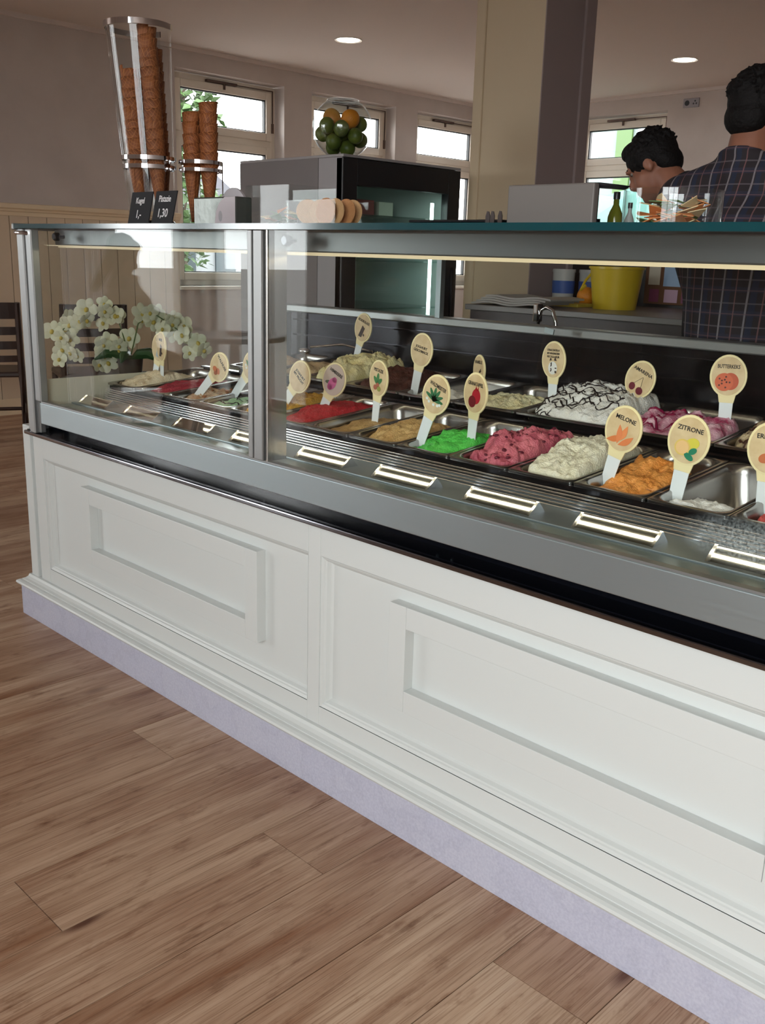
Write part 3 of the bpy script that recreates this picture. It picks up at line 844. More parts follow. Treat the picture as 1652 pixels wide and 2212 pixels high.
# chocolate drizzle over the white heap, nougat bits, chocolate on the mint, seeds in the pink
def drizzle(parent, T, hw, l, n, seed, mat, r=0.0022, y0=0.03, name='chocolate_drizzle'):
    from mathutils.bvhtree import BVHTree
    me = parent.data
    bvh = BVHTree.FromPolygons([v.co for v in me.vertices], [p.vertices for p in me.polygons])
    rr = random.Random(seed); b = MB()
    for i in range(n):
        y = y0 + (l - 0.06) * (i + rr.random()) / n; x = -hw; pts = []
        s = rr.uniform(-.4, .9); ph = rr.uniform(0, 6)
        x1 = hw * rr.uniform(-.2, 1)
        while x < x1:
            q = T @ Vector((x, y + 0.012 * math.sin(x * 90 + ph) + s * (x + hw) * .5, 0.12))
            hit = bvh.ray_cast(q, Vector((0, 0, -1)))
            if hit[0] is not None: pts.append(hit[0] + Vector((0, 0, 0.0006)))
            x += 0.005
        if len(pts) > 4: b.tube(pts, [r * rr.uniform(.5, 1.2) for _ in pts], 5)
    o = b.build(name, mat, parent, smooth='all')
    o['kind'] = 'stuff'


choc = C('dark_chocolate', 34, 22, 20, 0.3)
drizzle(strac, BT[6], 0.115, LEN1, 26, 5, choc)


def bits(parent, T, hw, l, n, seed, mat, r=0.004, name='seed'):
    from mathutils.bvhtree import BVHTree
    me = parent.data
    bvh = BVHTree.FromPolygons([v.co for v in me.vertices], [p.vertices for p in me.polygons])
    rr = random.Random(seed); b = MB()
    for i in range(n):
        q = T @ Vector((rr.uniform(-hw, hw), rr.uniform(.03, l - .04), .12))
        hit = bvh.ray_cast(q, Vector((0, 0, -1)))
        if hit[0] is None: continue
        s = r * rr.uniform(.5, 1.4)
        b.ell(hit[0] + Vector((0, 0, s * .2)), (s * 1.4, s, s * .7), Matrix.Rotation(rr.uniform(0, 3), 3, 'Z').to_4x4(), 7, 5)
    o = b.build(name, mat, parent, smooth=True)
    o['kind'] = 'stuff'


def find_ice(sub):
    return [o for o in bpy.data.objects if o.name.startswith('ice_cream') and not o.name.startswith('ice_cream_pan') and o.get('label', '').startswith(sub)][0]


bits(find_ice('pink with dark'), FT[1], .06, LEN0, 46, 2, C('dark_seed', 96, 26, 44, .3), 0.0045, 'pomegranate_seeds')
bits(find_ice('beige nutty'), FT[-6], .06, LEN0, 30, 3, C('caramel_bit', 150, 96, 60, .4), .005, 'caramel_bits')
drizzle(find_ice('mint green'), FT[-5], .06, LEN0, 7, 4, choc, .003)
drizzle(find_ice('pink and cream'), BT[7], .1, LEN1, 9, 8, C('cherry_syrup', 130, 20, 60, .25), .004, name='cherry_ripple')
drizzle(find_ice('cream and brown'), BT[8], .1, LEN1, 10, 9, C('cocoa_syrup', 74, 40, 26, .3), .005, name='cocoa_ripple')
# ------------------------------------------------------------------ flavour signs stuck in the ice cream
def oval(rx, rz, n=28, cx=0.0, cz=0.0, rot=0.0):
    out = []
    for j in range(n):
        a = 2 * PI * j / n
        x, z = rx * math.cos(a), rz * math.sin(a)
        out.append((cx + x * math.cos(rot) - z * math.sin(rot), cz + x * math.sin(rot) + z * math.cos(rot)))
    return out


XZ = Matrix(((1, 0, 0, 0), (0, 0, -1, 0), (0, 1, 0, 0), (0, 0, 0, 1)))   # polygon (x, z), thickness towards -y
FACE = pm('sign_face_parchment', srgb(206, 178, 134), 0.45, var=srgb(222, 198, 156), scale=40)
FACEP = pm('sign_face_pink', srgb(200, 180, 168), 0.45)


def pic(kind, parent, zc):
    def P(polys, c, name='picture', lift=0.0004):
        b = MB()
        for poly in polys: b.prism(poly, lift, lift + 0.0004, XZ)
        o = b.build(name, c, parent, world=False)
        o.location = (0, -0.0033, zc)
    if kind == 'cookie':
        P([oval(.019, .02, 24, .006, 0)], C('cookie_dark', 190, 84, 50)); P([oval(.021, .021, 24, -.008, -.002)], C('cookie', 206, 98, 60), lift=.0007)
        P([oval(.0022, .0022, 8, -.008 + .013 * math.cos(i * 1.26) * (1 if i < 5 else .45), -.002 + .013 * math.sin(i * 1.26) * (1 if i < 5 else .45)) for i in range(9)], C('cookie_chip', 70, 30, 20), lift=.0012)
    elif kind == 'cherry':
        P([oval(.009, .01, 16, -.012, -.012), oval(.01, .01, 16, .012, -.014)], C('cherry_red', 104, 24, 40))
        P([[(-.012, -.004), (-.011, -.004), (.0065, .022), (.0055, .022)], [(.012, -.006), (.013, -.006), (.0075, .022), (.0065, .022)]], C('cherry_stalk', 70, 60, 40))
    elif kind == 'melon':
        for cx, cz, r, a, cc in ((-.012, -.01, .35, .5, (216, 122, 66)), (.003, .004, 1.2, 1.25, (230, 140, 84)), (.014, -.008, .7, .75, (222, 128, 74)), (-.006, .0, 1.5, 1.7, (226, 132, 80))):
            pts = [(cx + x * math.cos(a) - z * math.sin(a), cz + x * math.sin(a) + z * math.cos(a)) for x, z in [(-.02, 0)] + [(-.02 + .04 * i / 8, -.009 * math.sin(PI * i / 8)) for i in range(1, 8)] + [(.02, 0)] + [(.02 - .04 * i / 8, .004 * math.sin(PI * i / 8)) for i in range(1, 8)]]
            P([pts], C('melon_%d' % (cx * 1000), *cc), lift=.0004 + .0003 * r)
    elif kind == 'lemon':
        P([oval(.014, .011, 20, .01, .008, .4)], C('lemon_yellow', 214, 200, 70)); P([oval(.016, .016, 24, -.008, -.003, .5)], C('lemon_peel', 222, 190, 100), lift=.0007)
        P([oval(.013, .013, 24, -.008, -.003)], C('lemon_flesh', 232, 190, 130), lift=.0011)
        P([oval(.011, .006, 12, .008, -.018, -.5), oval(.009, .006, 12, .014, -.006, .7)], C('leaf_dark', 30, 124, 90), lift=.0008)
    elif kind == 'pomegranate':
        P([oval(.015, .018, 20, .006, .006)], C('pomegranate', 176, 30, 46)); P([oval(.013, .014, 20, -.006, -.008)], C('pomegranate_cut', 110, 24, 34), lift=.0008)
        P([[(.0, .022), (.004, .03), (.008, .023), (.012, .03), (.013, .02)]], C('pomegranate', 176, 30, 46))
    elif kind == 'leaves':
        P([oval(.018, .0045, 12, .012 * math.cos(a), .012 * math.sin(a), a) for a in (0.1, .6, 1.2, 1.7, 2.3, 2.9)], C('leaf_green_print', 44, 106, 62))
        P([oval(.004, .0035, 8, x, z) for x, z in ((-.02, -.006), (-.012, -.01), (.016, -.008), (.022, -.004), (.004, -.011))], C('blossom_white', 226, 232, 224), lift=.0008)
    elif kind == 'pistachio':
        P([oval(.016, .006, 12, .0, .012, 1.5), oval(.014, .006, 12, -.008, .006, 2.4), oval(.014, .006, 12, .008, .006, .7)], C('pist_leaf', 50, 120, 60))
        P([oval(.008, .007, 14, -.008, -.012), oval(.007, .006, 14, .002, -.004)], C('pist_shell', 170, 90, 66), lift=.0008); P([oval(.008, .007, 14, .009, -.013)], C('pist_green', 150, 150, 70), lift=.0008)
    elif kind == 'raspberry':
        P([oval(.013, .02, 16, 0, 0, -.3), oval(.008, .008, 12, .004, .014), oval(.009, .009, 12, -.004, -.012)], C('berry_pink', 206, 96, 148)); P([oval(.012, .005, 12, -.014, -.002, .4)], C('leaf_grey', 90, 96, 80), lift=.0002)
    elif kind == 'chocolate':
        P([[(-.012, -.02), (.004, -.02), (.012, .014), (-.002, .02)], [(.008, -.01), (.014, -.014), (.017, -.008), (.011, -.004)]], C('choc_bar', 52, 30, 24))
    elif kind == 'vanilla':
        P([oval(.024, .0025, 12, 0, 0, .8), oval(.018, .0025, 12, .004, .004, .5)], C('vanilla_pod', 60, 44, 30)); P([oval(.008, .005, 10, -.012, -.012, .8)], C('vanilla_bloom', 214, 190, 110), lift=.0008)
    elif kind == 'strac':
        P([oval(.016, .017, 20, 0, -.004)], C('strac_ball', 224, 222, 214)); P([oval(.0035, .0018, 8, .011 * math.cos(i * 2.1), -.004 + .012 * math.sin(i * 1.7), i) for i in range(9)] + [[(-.012, .014), (-.008, .024), (-.004, .016)], [(.004, .016), (.008, .026), (.013, .015)]], C('choc_bar', 52, 30, 24), lift=.0008)
    elif kind == 'nut':
        P([oval(.012, .009, 14, -.006, -.006, .4), oval(.01, .008, 14, .008, .002, -.4)], C('nut_orange', 196, 110, 66)); P([oval(.008, .006, 14, .004, -.012, .8)], C('nut_dark', 160, 84, 50), lift=.0008)
    elif kind == 'jug':
        P([[(-.008, -.02), (.008, -.02), (.01, .012), (-.006, .016)]], C('milk_grey', 170, 176, 178))


SIGNS = [
    ('MELONE', 'melon', 2.076, 0.339, 0.803, 2.106, 0.922, 0, 'sign with sliced melon picture stuck in the orange ice cream'),
    ('ZITRONE', 'lemon', 2.240, 0.324, 0.790, 2.257, 0.924, 4, 'sign with cut lemon picture stuck in the nearly empty pan'),
    ('ERDBEER', 'nut', 2.402, 0.359, 0.795, 2.400, 0.926, 0, 'sign stuck in the strawberry red ice cream'),
    ('GRANATAPFEL', 'pomegranate', 1.677, 0.374, 0.803, 1.688, 0.943, -10, 'sign with pomegranate picture stuck between the green and pink pans'),
    ('WALDMEISTER', 'leaves', 1.563, 0.316, 0.80, 1.614, 0.935, 0, 'sign with green herb picture stuck in the bright green ice cream'),
    ('PISTAZIE', 'pistachio', 1.299, 0.425, 0.803, 1.315, 0.934, -10, 'sign with green leaves and nuts picture beside the pink flower sign'),
    ('HIMBEERE', 'raspberry', 1.098, 0.406, 0.803, 1.152, 0.914, 6, 'tilted sign with pink berry picture over the raspberry red pan'),
    ('JOGHURT\nMIT FRUCHT', None, 0.959, 0.373, 0.803, 1.051, 0.914, 0, 'tilted sign with lettering only, in the mango yellow pan'),
    ('MILCH', 'jug', 0.258, 0.394, 0.803, 0.302, 0.930, 0, 'sign with pale grey picture at the cream coloured pan'),
    ('NUSS', 'chocolate', 0.338, 0.378, 0.803, 0.342, 0.938, -13, 'narrow seen upright sign between the cream and berry pans'),
    ('WALNUSS', 'nut', 0.585, 0.344, 0.803, 0.710, 0.909, 0, 'strongly tilted sign with orange nut picture over the berry pan'),
    ('MINZE', 'leaves', 0.697, 0.388, 0.795, 0.815, 0.921, 0, 'strongly tilted sign in the mint green pan by the middle post'),
    ('SCHOKOLADE', 'chocolate', 0.71, 0.905, 0.885, 0.752, 1.012, -3, 'sign with chocolate bar picture at the back of the yellow heap'),
    ('JOGHURT\nGESCHMACK', None, 1.199, 0.682, 0.855, 1.226, 0.989, 0, 'sign with two lines of lettering beside the chocolate ice cream'),
    ('VANILLE', 'vanilla', 1.438, 0.690, 0.85, 1.434, 0.952, -25, 'small narrow sign with vanilla pod picture'),
    ('STRACCIATELLA\nMIT KAKAOHALTIGER\nFETTGLASUR', 'strac', 1.644, 0.745, 0.868, 1.640, 0.996, -9, 'sign with three lines of lettering in the chocolate streaked white heap'),
    ('AMARENA', 'cherry', 1.81, 0.83, 0.868, 1.85, 0.962, 0, 'sign with two dark cherries picture in the back row'),
    ('BUTTERKEKS', 'cookie', 2.108, 0.785, 0.86, 2.104, 1.001, 12, 'sign with two round biscuits picture in the back row'),
]
for txt, kind, x0, y0, z0, x1, z1, yaw, lab in SIGNS:
    lean = math.atan2(x1 - x0, z1 - z0); L = math.hypot(x1 - x0, z1 - z0)
    s = thing('flavour_sign', 'cream oval ' + lab, 'sign', (x0, y0, z0), (0, lean, math.radians(yaw)), 'flavour signs in the ice cream')
    small = 0.86 if kind in ('vanilla',) else 1.0
    rx, rz = 0.0425 * small, 0.05 * small
    b = MB(); b.prism([(-.0125, -.035), (.0125, -.035), (.0165, L - rz * .72), (-.0165, L - rz * .72)], -0.0012, 0.0012, XZ)
    st = b.build('stem', 'signstem', s, world=False, bevel=0.0006)
    b = MB(); b.prism(oval(rx, rz, 32, 0, L), -0.002, 0.002, XZ)
    b.prism([(-.0166, L - rz * 1.25), (.0166, L - rz * 1.25), (.021, L - rz * .8), (-.021, L - rz * .8)], -0.0018, 0.0018, XZ)
    b.build('sign_rim', 'signrim', s, world=False, bevel=0.0008)
    b = MB(); b.prism(oval(rx - .005, rz - .005, 32, 0, L), 0.002, 0.0033, XZ)
    fc = b.build('sign_face', FACEP if kind == 'raspberry' else FACE, s, world=False)
    lines = txt.split('\n')
    tz = L + (0.022 if kind else 0.008) + (0.004 if len(lines) > 2 else 0)
    for i, ln in enumerate(lines):
        wmax = 0.058 if len(lines) < 3 else 0.05
        size = 0.0125 if len(lines) == 1 else (0.010 if len(lines) == 2 else 0.0075)
        est = len(ln) * size * 0.66
        text_obj(ln, size, 'print', fc, (0, -0.0036, tz - i * size * 1.15), (PI / 2, 0, 0), sx=min(1.0, wmax / est), offset=0.0002)
    if kind: pic(kind, fc, L - (0.012 if len(lines) < 3 else 0.016))

# clear acrylic spatula rest standing in the back row between vanilla and the streaked heap
sp = thing('acrylic_scraper', 'clear upright acrylic scraper leaning in the back row beside the vanilla pan', 'scraper', (1.46, 0.93, 0.9))
MB().box(-0.016, 0.016, -0.001, 0.001, 0.0, 0.16).build('blade', 'acrylic', sp, world=False)
MB().box(-0.016, 0.016, -0.002, 0.002, 0.15, 0.165).build('cap', 'steel', sp, world=False)
sp.rotation_euler = (0, 0.18, 0)
# scoops at the rear of the case
for i, (x, y, lab) in enumerate(((0.62, 0.93, 'long steel scoop lying at the back of the yellow heap'), (2.35, 0.97, 'steel scoop handle rising behind the biscuit pan'))):
    sc_ = thing('ice_scoop', lab, 'scoop', (x, y, 0.9))
    MB().tube([(x - .1, y - .06, 0.93), (x, y, 0.945), (x + .12, y + .03, 0.93), (x + .13, y + .03, 0.912)], 0.004, 8).build('handle', 'chrome', sc_, smooth=True)
    MB().ell((x - .12, y - .07, 0.915), (.025, .02, .012)).build('bowl', 'chrome', sc_, smooth=True)
# ------------------------------------------------------------------ things standing on the glass top
GT = 1.3108
# tall clear cone tube with chrome rim
cx, cy = 0.60, 0.2
ct = thing('cone_holder', 'tall clear acrylic cone tube with chrome rims and a side ring on the glass top', 'cone holder', (cx, cy, GT))
N = 40
A0, A1 = math.radians(108), math.radians(402)      # open at the back
RB = 0.064


def tube_r(z): return RB + 0.026 * (z - GT) / 0.53


def tube_c(z):       # the tube flares towards one side only
    d = tube_r(z) - RB
    return cx - 0.706 * d, cy - 0.7075 * d


b = MB(); L = []
for i in range(11):
    z = GT + 0.53 * i / 10
    r = tube_r(z); c_ = tube_c(z)
    outer = [(c_[0] + r * math.cos(A0 + (A1 - A0) * j / N), c_[1] + r * math.sin(A0 + (A1 - A0) * j / N), z) for j in range(N + 1)]
    inner = [(c_[0] + (r - .004) * math.cos(A0 + (A1 - A0) * j / N), c_[1] + (r - .004) * math.sin(A0 + (A1 - A0) * j / N), z) for j in range(N, -1, -1)]
    L.append(outer + inner)
b.loops(L, True, True)
b.build('tube', 'acrylic', ct, smooth=True)


def band(z0, z1, dr, name, c=None, r=None, a0=A0, a1=A1):
    zm = (z0 + z1) / 2
    c = c or tube_c(zm)
    b = MB(); L = []
    for rr_, z in ((0, z0), (dr, z0), (dr, z1), (0, z1), (0, z0)):
        R0 = (r if r else tube_r(zm)) + 0.001 + rr_
        L.append([(c[0] + R0 * math.cos(a0 + (a1 - a0) * j / N), c[1] + R0 * math.sin(a0 + (a1 - a0) * j / N), z) for j in range(N + 1)])
    b.loops(L, closed=False)
    return b.build(name, 'chrome', ct, smooth=True)


band(GT + 0.517, GT + 0.532, 0.003, 'top_rim')
band(GT + 0.178, GT + 0.189, 0.003, 'ring', a0=0, a1=2 * PI)
band(GT + 0.155, GT + 0.166, 0.003, 'ring', a0=0, a1=2 * PI)
RC = (cx + 0.098, cy + 0.098)
band(GT + 0.172, GT + 0.182, 0.003, 'side_ring', c=RC, r=0.058, a0=0, a1=2 * PI)
band(GT + 0.152, GT + 0.161, 0.003, 'side_ring', c=RC, r=0.058, a0=0, a1=2 * PI)
MB().lathe([(0.0001, 0.0), (0.062, 0.0), (0.062, 0.012), (0.058, 0.016), (0.0001, 0.016)], (cx, cy, GT), 32).build('base', 'darksteel', ct, smooth=True)
MB().lathe([(0.0001, 0.0), (0.058, 0.0), (0.058, 0.012), (0.0001, 0.014)], (RC[0], RC[1], GT), 28).build('ring_base', 'darksteel', ct, smooth=True)
for a in (0.9, 2.6):
    px, py = RC[0] + .061 * math.cos(a), RC[1] + .061 * math.sin(a)
    MB().tube([(px, py, GT + .01), (px, py, GT + .18)], .002, 6).build('ring_rod', 'chrome', ct, smooth=True)

# waffle cones: rolled wafer with a raised grid
wm = pm('waffle_brown', srgb(150, 86, 44), 0.65, var=srgb(112, 60, 28), scale=30)
nt = wm.node_tree
tcw = nt.nodes.new('ShaderNodeTexCoord'); mpw = nt.nodes.new('ShaderNodeMapping'); mpw.inputs['Rotation'].default_value = (0.5, 0.6, 0.4)
ck = nt.nodes.new('ShaderNodeTexBrick'); ck.inputs['Scale'].default_value = 70.0; ck.offset = 0.0
ck.inputs['Color1'].default_value = (0, 0, 0, 1); ck.inputs['Color2'].default_value = (0, 0, 0, 1); ck.inputs['Mortar'].default_value = (1, 1, 1, 1); ck.inputs['Mortar Size'].default_value = 0.03
ck.inputs['Brick Width'].default_value = 0.5; ck.inputs['Row Height'].default_value = 0.5
bpw = nt.nodes.new('ShaderNodeBump'); bpw.inputs['Strength'].default_value = 0.6; bpw.inputs['Distance'].default_value = 0.002
nt.links.new(tcw.outputs['Object'], mpw.inputs[0]); nt.links.new(mpw.outputs[0], ck.inputs['Vector'])
nt.links.new(ck.outputs['Color'], bpw.inputs['Height'])
lk = [l for l in nt.links if l.to_node.type == 'BSDF_PRINCIPLED' and l.to_socket.name == 'Base Color'][0].from_socket
nt.links.new(mix(wm, lk, srgb(178, 112, 62), ck.outputs['Color'], 'MIX'), nt.nodes['Principled BSDF'].inputs['Base Color']); nt.links.new(bpw.outputs[0], nt.nodes['Principled BSDF'].inputs['Normal'])
MAT['waffle'] = wm


def cone_mesh():
    n, m_ = 26, 9
    L = []
    for i in range(m_ + 1):
        t = i / m_; z = 0.16 * t
        l = []
        for j in range(n + 1):
            a = 2 * PI * 1.12 * j / n
            r = (0.005 + 0.0215 * t) + 0.0007 * j / n
            zz_ = z + (0.012 * (j / n - .5) if i == m_ else 0)
            l.append((r * math.cos(a), r * math.sin(a), zz_))
        L.append(l)
    b = MB(); b.loops(L, closed=False)
    o = b.build('waffle_cone', 'waffle', smooth='all')
    sol = o.modifiers.new('thickness', 'SOLIDIFY'); sol.thickness = 0.0011; sol.offset = -1
    return o


cone0 = cone_mesh()
FL = (-.706 * .026 / .53, -.7075 * .026 / .53)      # the stacks lean with the flare of the tube
ST = .0392
stacks = [(cx + ST * math.cos(math.radians(a_)), cy + ST * math.sin(math.radians(a_)), GT + .018, FL[0], FL[1], n_, 'in the cone tube') for a_, n_ in ((-90, 10), (180, 9), (90, 12), (0, 14))]
stacks += [(RC[0] + .0285 * math.cos(math.radians(a_)), RC[1] + .0285 * math.sin(math.radians(a_)), GT + .016, 0, 0, n_, 'in the side ring') for a_, n_ in ((-160, 6), (20, 7))]
used = False
for bx, by, bz, tx, ty, n, where in stacks:
    d = Vector((tx, ty, 1)).normalized()
    q = Vector((0, 0, 1)).rotation_difference(d)
    for i in range(n):
        o = cone0 if not used else cone0.copy()
        if used: col.objects.link(o)
        used = True
        o.rotation_mode = 'QUATERNION'
        from mathutils import Quaternion
        o.rotation_quaternion = q @ Quaternion((0, 0, 1), rnd.uniform(0, 6.28))
        o.location = Vector((bx, by, bz)) + d * (i * 0.0265)
        lab = 'brown waffle cone nested in a stack ' + where
        if i == n - 1: lab = 'brown waffle cone with open mouth on top of a stack ' + where
        tag(o, lab, 'waffle cone', 'waffle cones ' + where)


# chalk price signs
def price_sign(x0, x1, y, h, lines, label, shear):
    s = thing('price_sign', label, 'sign', ((x0 + x1) / 2, y, GT), (-0.12, 0, 0))
    w = (x1 - x0) / 2
    MB().prism([(-w, 0), (w, 0), (w + shear, h), (-w + shear, h)], -0.0015, 0.0015, XZ).build('board', 'chalk', s, world=False)
    MB().box(-w * .6, w * .6, 0.0015, 0.03, 0.0, 0.002).build('foot', 'acrylic', s, world=False)
    for t, size, dx, z, sx in lines:
        text_obj(t, size, 'chalkline', s, (dx, -0.0022, z), (PI / 2, 0, 0), shear=0.2, sx=sx, offset=0.0002, name='chalk_lettering')


price_sign(0.695, 0.797, 0.06, 0.084, [('Kugel', 0.022, .006, .061, .85), ('1,-', 0.029, 0.0, 0.026, 0.9)], 'black chalk price sign for one scoop, before the cone tube', 0.014)
price_sign(0.812, 0.908, 0.06, 0.084, [('Pistazie', 0.023, .010, .064, .82), ('1,30', 0.030, .002, 0.028, .95)], 'black chalk price sign for pistachio, before the cone tube', 0.016)

# shiny napkin dispenser with white napkins and a round lid behind
nd = thing('napkin_dispenser', 'shiny steel napkin dispenser with a white curved side panel beside the cone holder', 'napkin dispenser', (0.85, 0.25, GT))
MB().box(0.772, 0.965, 0.22, 0.275, GT, GT + .078).build('body', pm('satin_sheet', srgb(104, 108, 104), 0.3, 0.7, bump=(18, .25)), nd, bevel=.004)
T = Matrix.Translation((0, 0.2195, 0)) @ XZ
MB().prism([(0.965, GT + .001), (0.965, GT + .077), (0.92, GT + .077), (0.895, GT + .062), (.88, GT + .04), (0.873, GT + .001)], 0.0, 0.0015, T).build('side_panel', C('napkin_pinkish', 206, 196, 200), nd)
MB().prism(oval(.008, .014, 20, .9, GT + .028), 0.0015, 0.002, T).build('slot_outline', C('napkin_edge', 170, 166, 170), nd)
pl = thing('round_plaque', 'pale half round plaque standing behind the napkin dispenser', 'plaque', (0.85, 0.3, GT))
MB().prism(oval(.078, .108, 40, .85, GT + .0)[:21], -.004, .004, Matrix.Translation((0, .3, 0)) @ XZ).build('disc', C('plaque_grey', 178, 172, 176), pl, bevel=.001)


# clear acrylic boxes of wafers
def acrylic_box(name, label, x0, x1, y0, y1, h, t=0.003, lid=False):
    a = thing(name, label, 'container', ((x0 + x1) / 2, (y0 + y1) / 2, GT))
    for b_ in ((x0, x1, y0, y0 + t), (x0, x1, y1 - t, y1), (x0, x0 + t, y0 + t, y1 - t), (x1 - t, x1, y0 + t, y1 - t)):
        MB().box(b_[0], b_[1], b_[2], b_[3], GT, GT + h).build('wall', 'boxacrylic', a)
    MB().box(x0 + t, x1 - t, y0 + t, y1 - t, GT, GT + t).build('bottom', 'boxacrylic', a)
    if lid: MB().box(x0 - .002, x1 + .002, y0 - .002, y1 + .002, GT + h, GT + h + .004).build('lid', 'acrylic', a)
    return a


acrylic_box('wafer_box', 'clear acrylic box of folded green and orange wafers on the glass top', 1.035, 1.205, 0.2, 0.36, 0.1)
acrylic_box('wafer_box', 'clear acrylic box of round ice wafers on the glass top', 1.21, 1.385, 0.19, 0.33, 0.062)
rw = C('wafer_tan', 206, 160, 112, .7, bump=(400, .4)); rw2 = C('wafer_brown', 190, 132, 84, .7, bump=(400, .4))
for i, (x, y, tilt, yaw, mt) in enumerate(((1.268, .235, .5, 1.1, rw), (1.29, .26, .55, 1.0, rw2), (1.31, .24, .6, .9, rw), (1.352, .215, .12, .1, rw2), (1.362, .235, .15, .05, rw), (1.37, .262, .2, .1, rw2), (1.362, .29, .3, .2, rw))):
    T = Matrix.Translation((x - .025, y, GT + .036)) @ Matrix.Rotation(yaw, 4, 'Z') @ Matrix.Rotation(PI / 2 - tilt * .5, 4, 'X')
    o = MB().lathe([(0.0001, -.002), (0.03, -.002), (0.0315, 0), (0.03, .002), (0.0001, .002)], n=28, T=T).build('round_wafer', mt, None, smooth=True)
    tag(o, 'round tan ice wafer leaning in the low acrylic box', 'wafer', 'round wafers in the acrylic box')
wc = [C('wafer_green', 92, 124, 66, .6), C('wafer_orange', 222, 140, 80, .6), C('wafer_cream', 230, 206, 160, .6), C('wafer_olive', 70, 96, 50, .6)]
wn_ = ['green', 'orange', 'cream', 'olive green']


from mathutils.bvhtree import BVHTree
PILE = []


def fan_wafer(x, y, z, ci, r, label, group, up, zmax):
    """drop one wafer on the pile: lifted until it cuts through none of those already lying there"""
    s = 0.038; n = 6; m_ = n + 2
    ring = [(0.0, 0.0)] + [(s * math.sin(-.45 + .9 * i / n), s * math.cos(-.45 + .9 * i / n)) for i in range(n + 1)]
    fs = [tuple(range(m_)), tuple(range(2 * m_ - 1, m_ - 1, -1))] + [(i, m_ + i, m_ + (i + 1) % m_, (i + 1) % m_) for i in range(m_)]
    for k in range(60):
        if k % 15 == 0: R = Euler((r.uniform(-.35, .35) + up, r.uniform(-.4, .4), r.uniform(0, 6.28))).to_matrix().to_4x4(); zz = z
        T = Matrix.Translation((x, y, zz)) @ R
        vs = [T @ Vector((a, q - s * .5, h + 0.004 * math.sin(q * 60))) for h in (0.0015, 0.0) for a, q in ring]
        t = BVHTree.FromPolygons(vs, fs)
        if min(v.z for v in vs) > GT + .0045 and not any(t.overlap(o) for o in PILE): break
        zz += .003
    PILE.append(t)
    b = MB(); b.add(vs, fs)
    tag(b.build('fan_wafer', wc[ci]), label, 'wafer', group)


r_ = random.Random(4)
for i in range(20):
    ci = 3 if i < 6 else (0 if i < 12 else r_.choice((1, 1, 2, 0)))
    fan_wafer(r_.uniform(1.067, 1.173), r_.uniform(.232, .328), GT + .006, ci, r_, wn_[ci] + ' fan shaped wafer in the square acrylic box', 'fan wafers in the square acrylic box', 0.0, .1)

PILE.clear()
# round acrylic bowl of coloured wafers near the plaid shirt
bx_, by_ = 2.175, 0.32
ab = thing('wafer_bowl', 'round clear acrylic bowl of orange, green and cream wafers on the glass top', 'container', (bx_, by_, GT))
MB().lathe([(0.0001, 0.0), (0.088, 0.0), (0.09, 0.004), (0.09, 0.07), (0.087, 0.07), (0.087, 0.004), (0.0001, 0.004)], (bx_, by_, GT), 40).build('bowl', 'bowlglass', ab, smooth=True)
r_ = random.Random(9)
for i in range(40):
    a = r_.uniform(0, 6.28); q = .056 * math.sqrt(r_.random())
    ci = r_.choice((1, 1, 2, 2, 0, 0))
    fan_wafer(bx_ + q * math.cos(a), by_ + q * math.sin(a), GT + .006, ci, r_, wn_[ci] + ' fan shaped wafer in the round acrylic bowl', 'fan wafers in the round bowl', r_.choice((0, .3, -.3)), .07)

# till screen back, bottles, knives behind the glass top
RS = 1.31


def bench_shelf():
    s = thing('service_shelf', 'narrow steel service shelf behind the glass top', 'shelf', (1.6, 0.85, 1.29))
    MB().box(1.0, 2.3, 0.64, 0.98, 1.296, 1.31).build('board', 'steel', s, bevel=.002)
    for x in (1.02, 2.26):
        MB().box(x, x + .02, 0.96, 0.98, 1.062, 1.296).build('bracket', 'steel', s)


bench_shelf()
ti = thing('till', 'light grey back of a till screen on the service shelf', 'till', (1.68, 0.7, RS))
MB().box(1.49, 1.752, 0.70, 0.722, RS, RS + .124).build('screen_back', 'grey', ti, bevel=.004)
MB().box(1.495, 1.747, 0.722, 0.73, RS + .004, RS + .122).build('screen_front', 'black', ti)
MB().box(1.54, 1.74, 0.73, 0.80, RS, RS + .02).build('keypad', 'black', ti, bevel=.003)
MB().prism([(1.70, RS + .118), (1.775, RS + .112), (1.79, RS + .121), (1.74, RS + .127), (1.70, RS + .128)], -.8, -.74, XZ).build('card_reader', 'black', ti)


def bottle(label, x, y, h, r, body, cap, liquid=None, base=RS):
    o = thing('bottle', label, 'bottle', (x, y, base), group='small bottles on the service shelf')
    MB().lathe([(0.0001, 0), (r, 0.0), (r, h * .45), (r * .85, h * .55), (r * .4, h * .72), (r * .36, h * .86), (0.0001, h * .86)], (x, y, base), 18).build('body', body, o, smooth=True)
    MB().lathe([(0.0001, h), (r * .45, h), (r * .45, h * .84), (0.0001, h * .84)], (x, y, base), 14).build('cap', cap, o, smooth=True)
    if liquid: MB().lathe([(r * 1.01, h * .05), (r * 1.01, h * .25)], (x, y, base), 18).build('label_band', liquid, o, smooth=True)


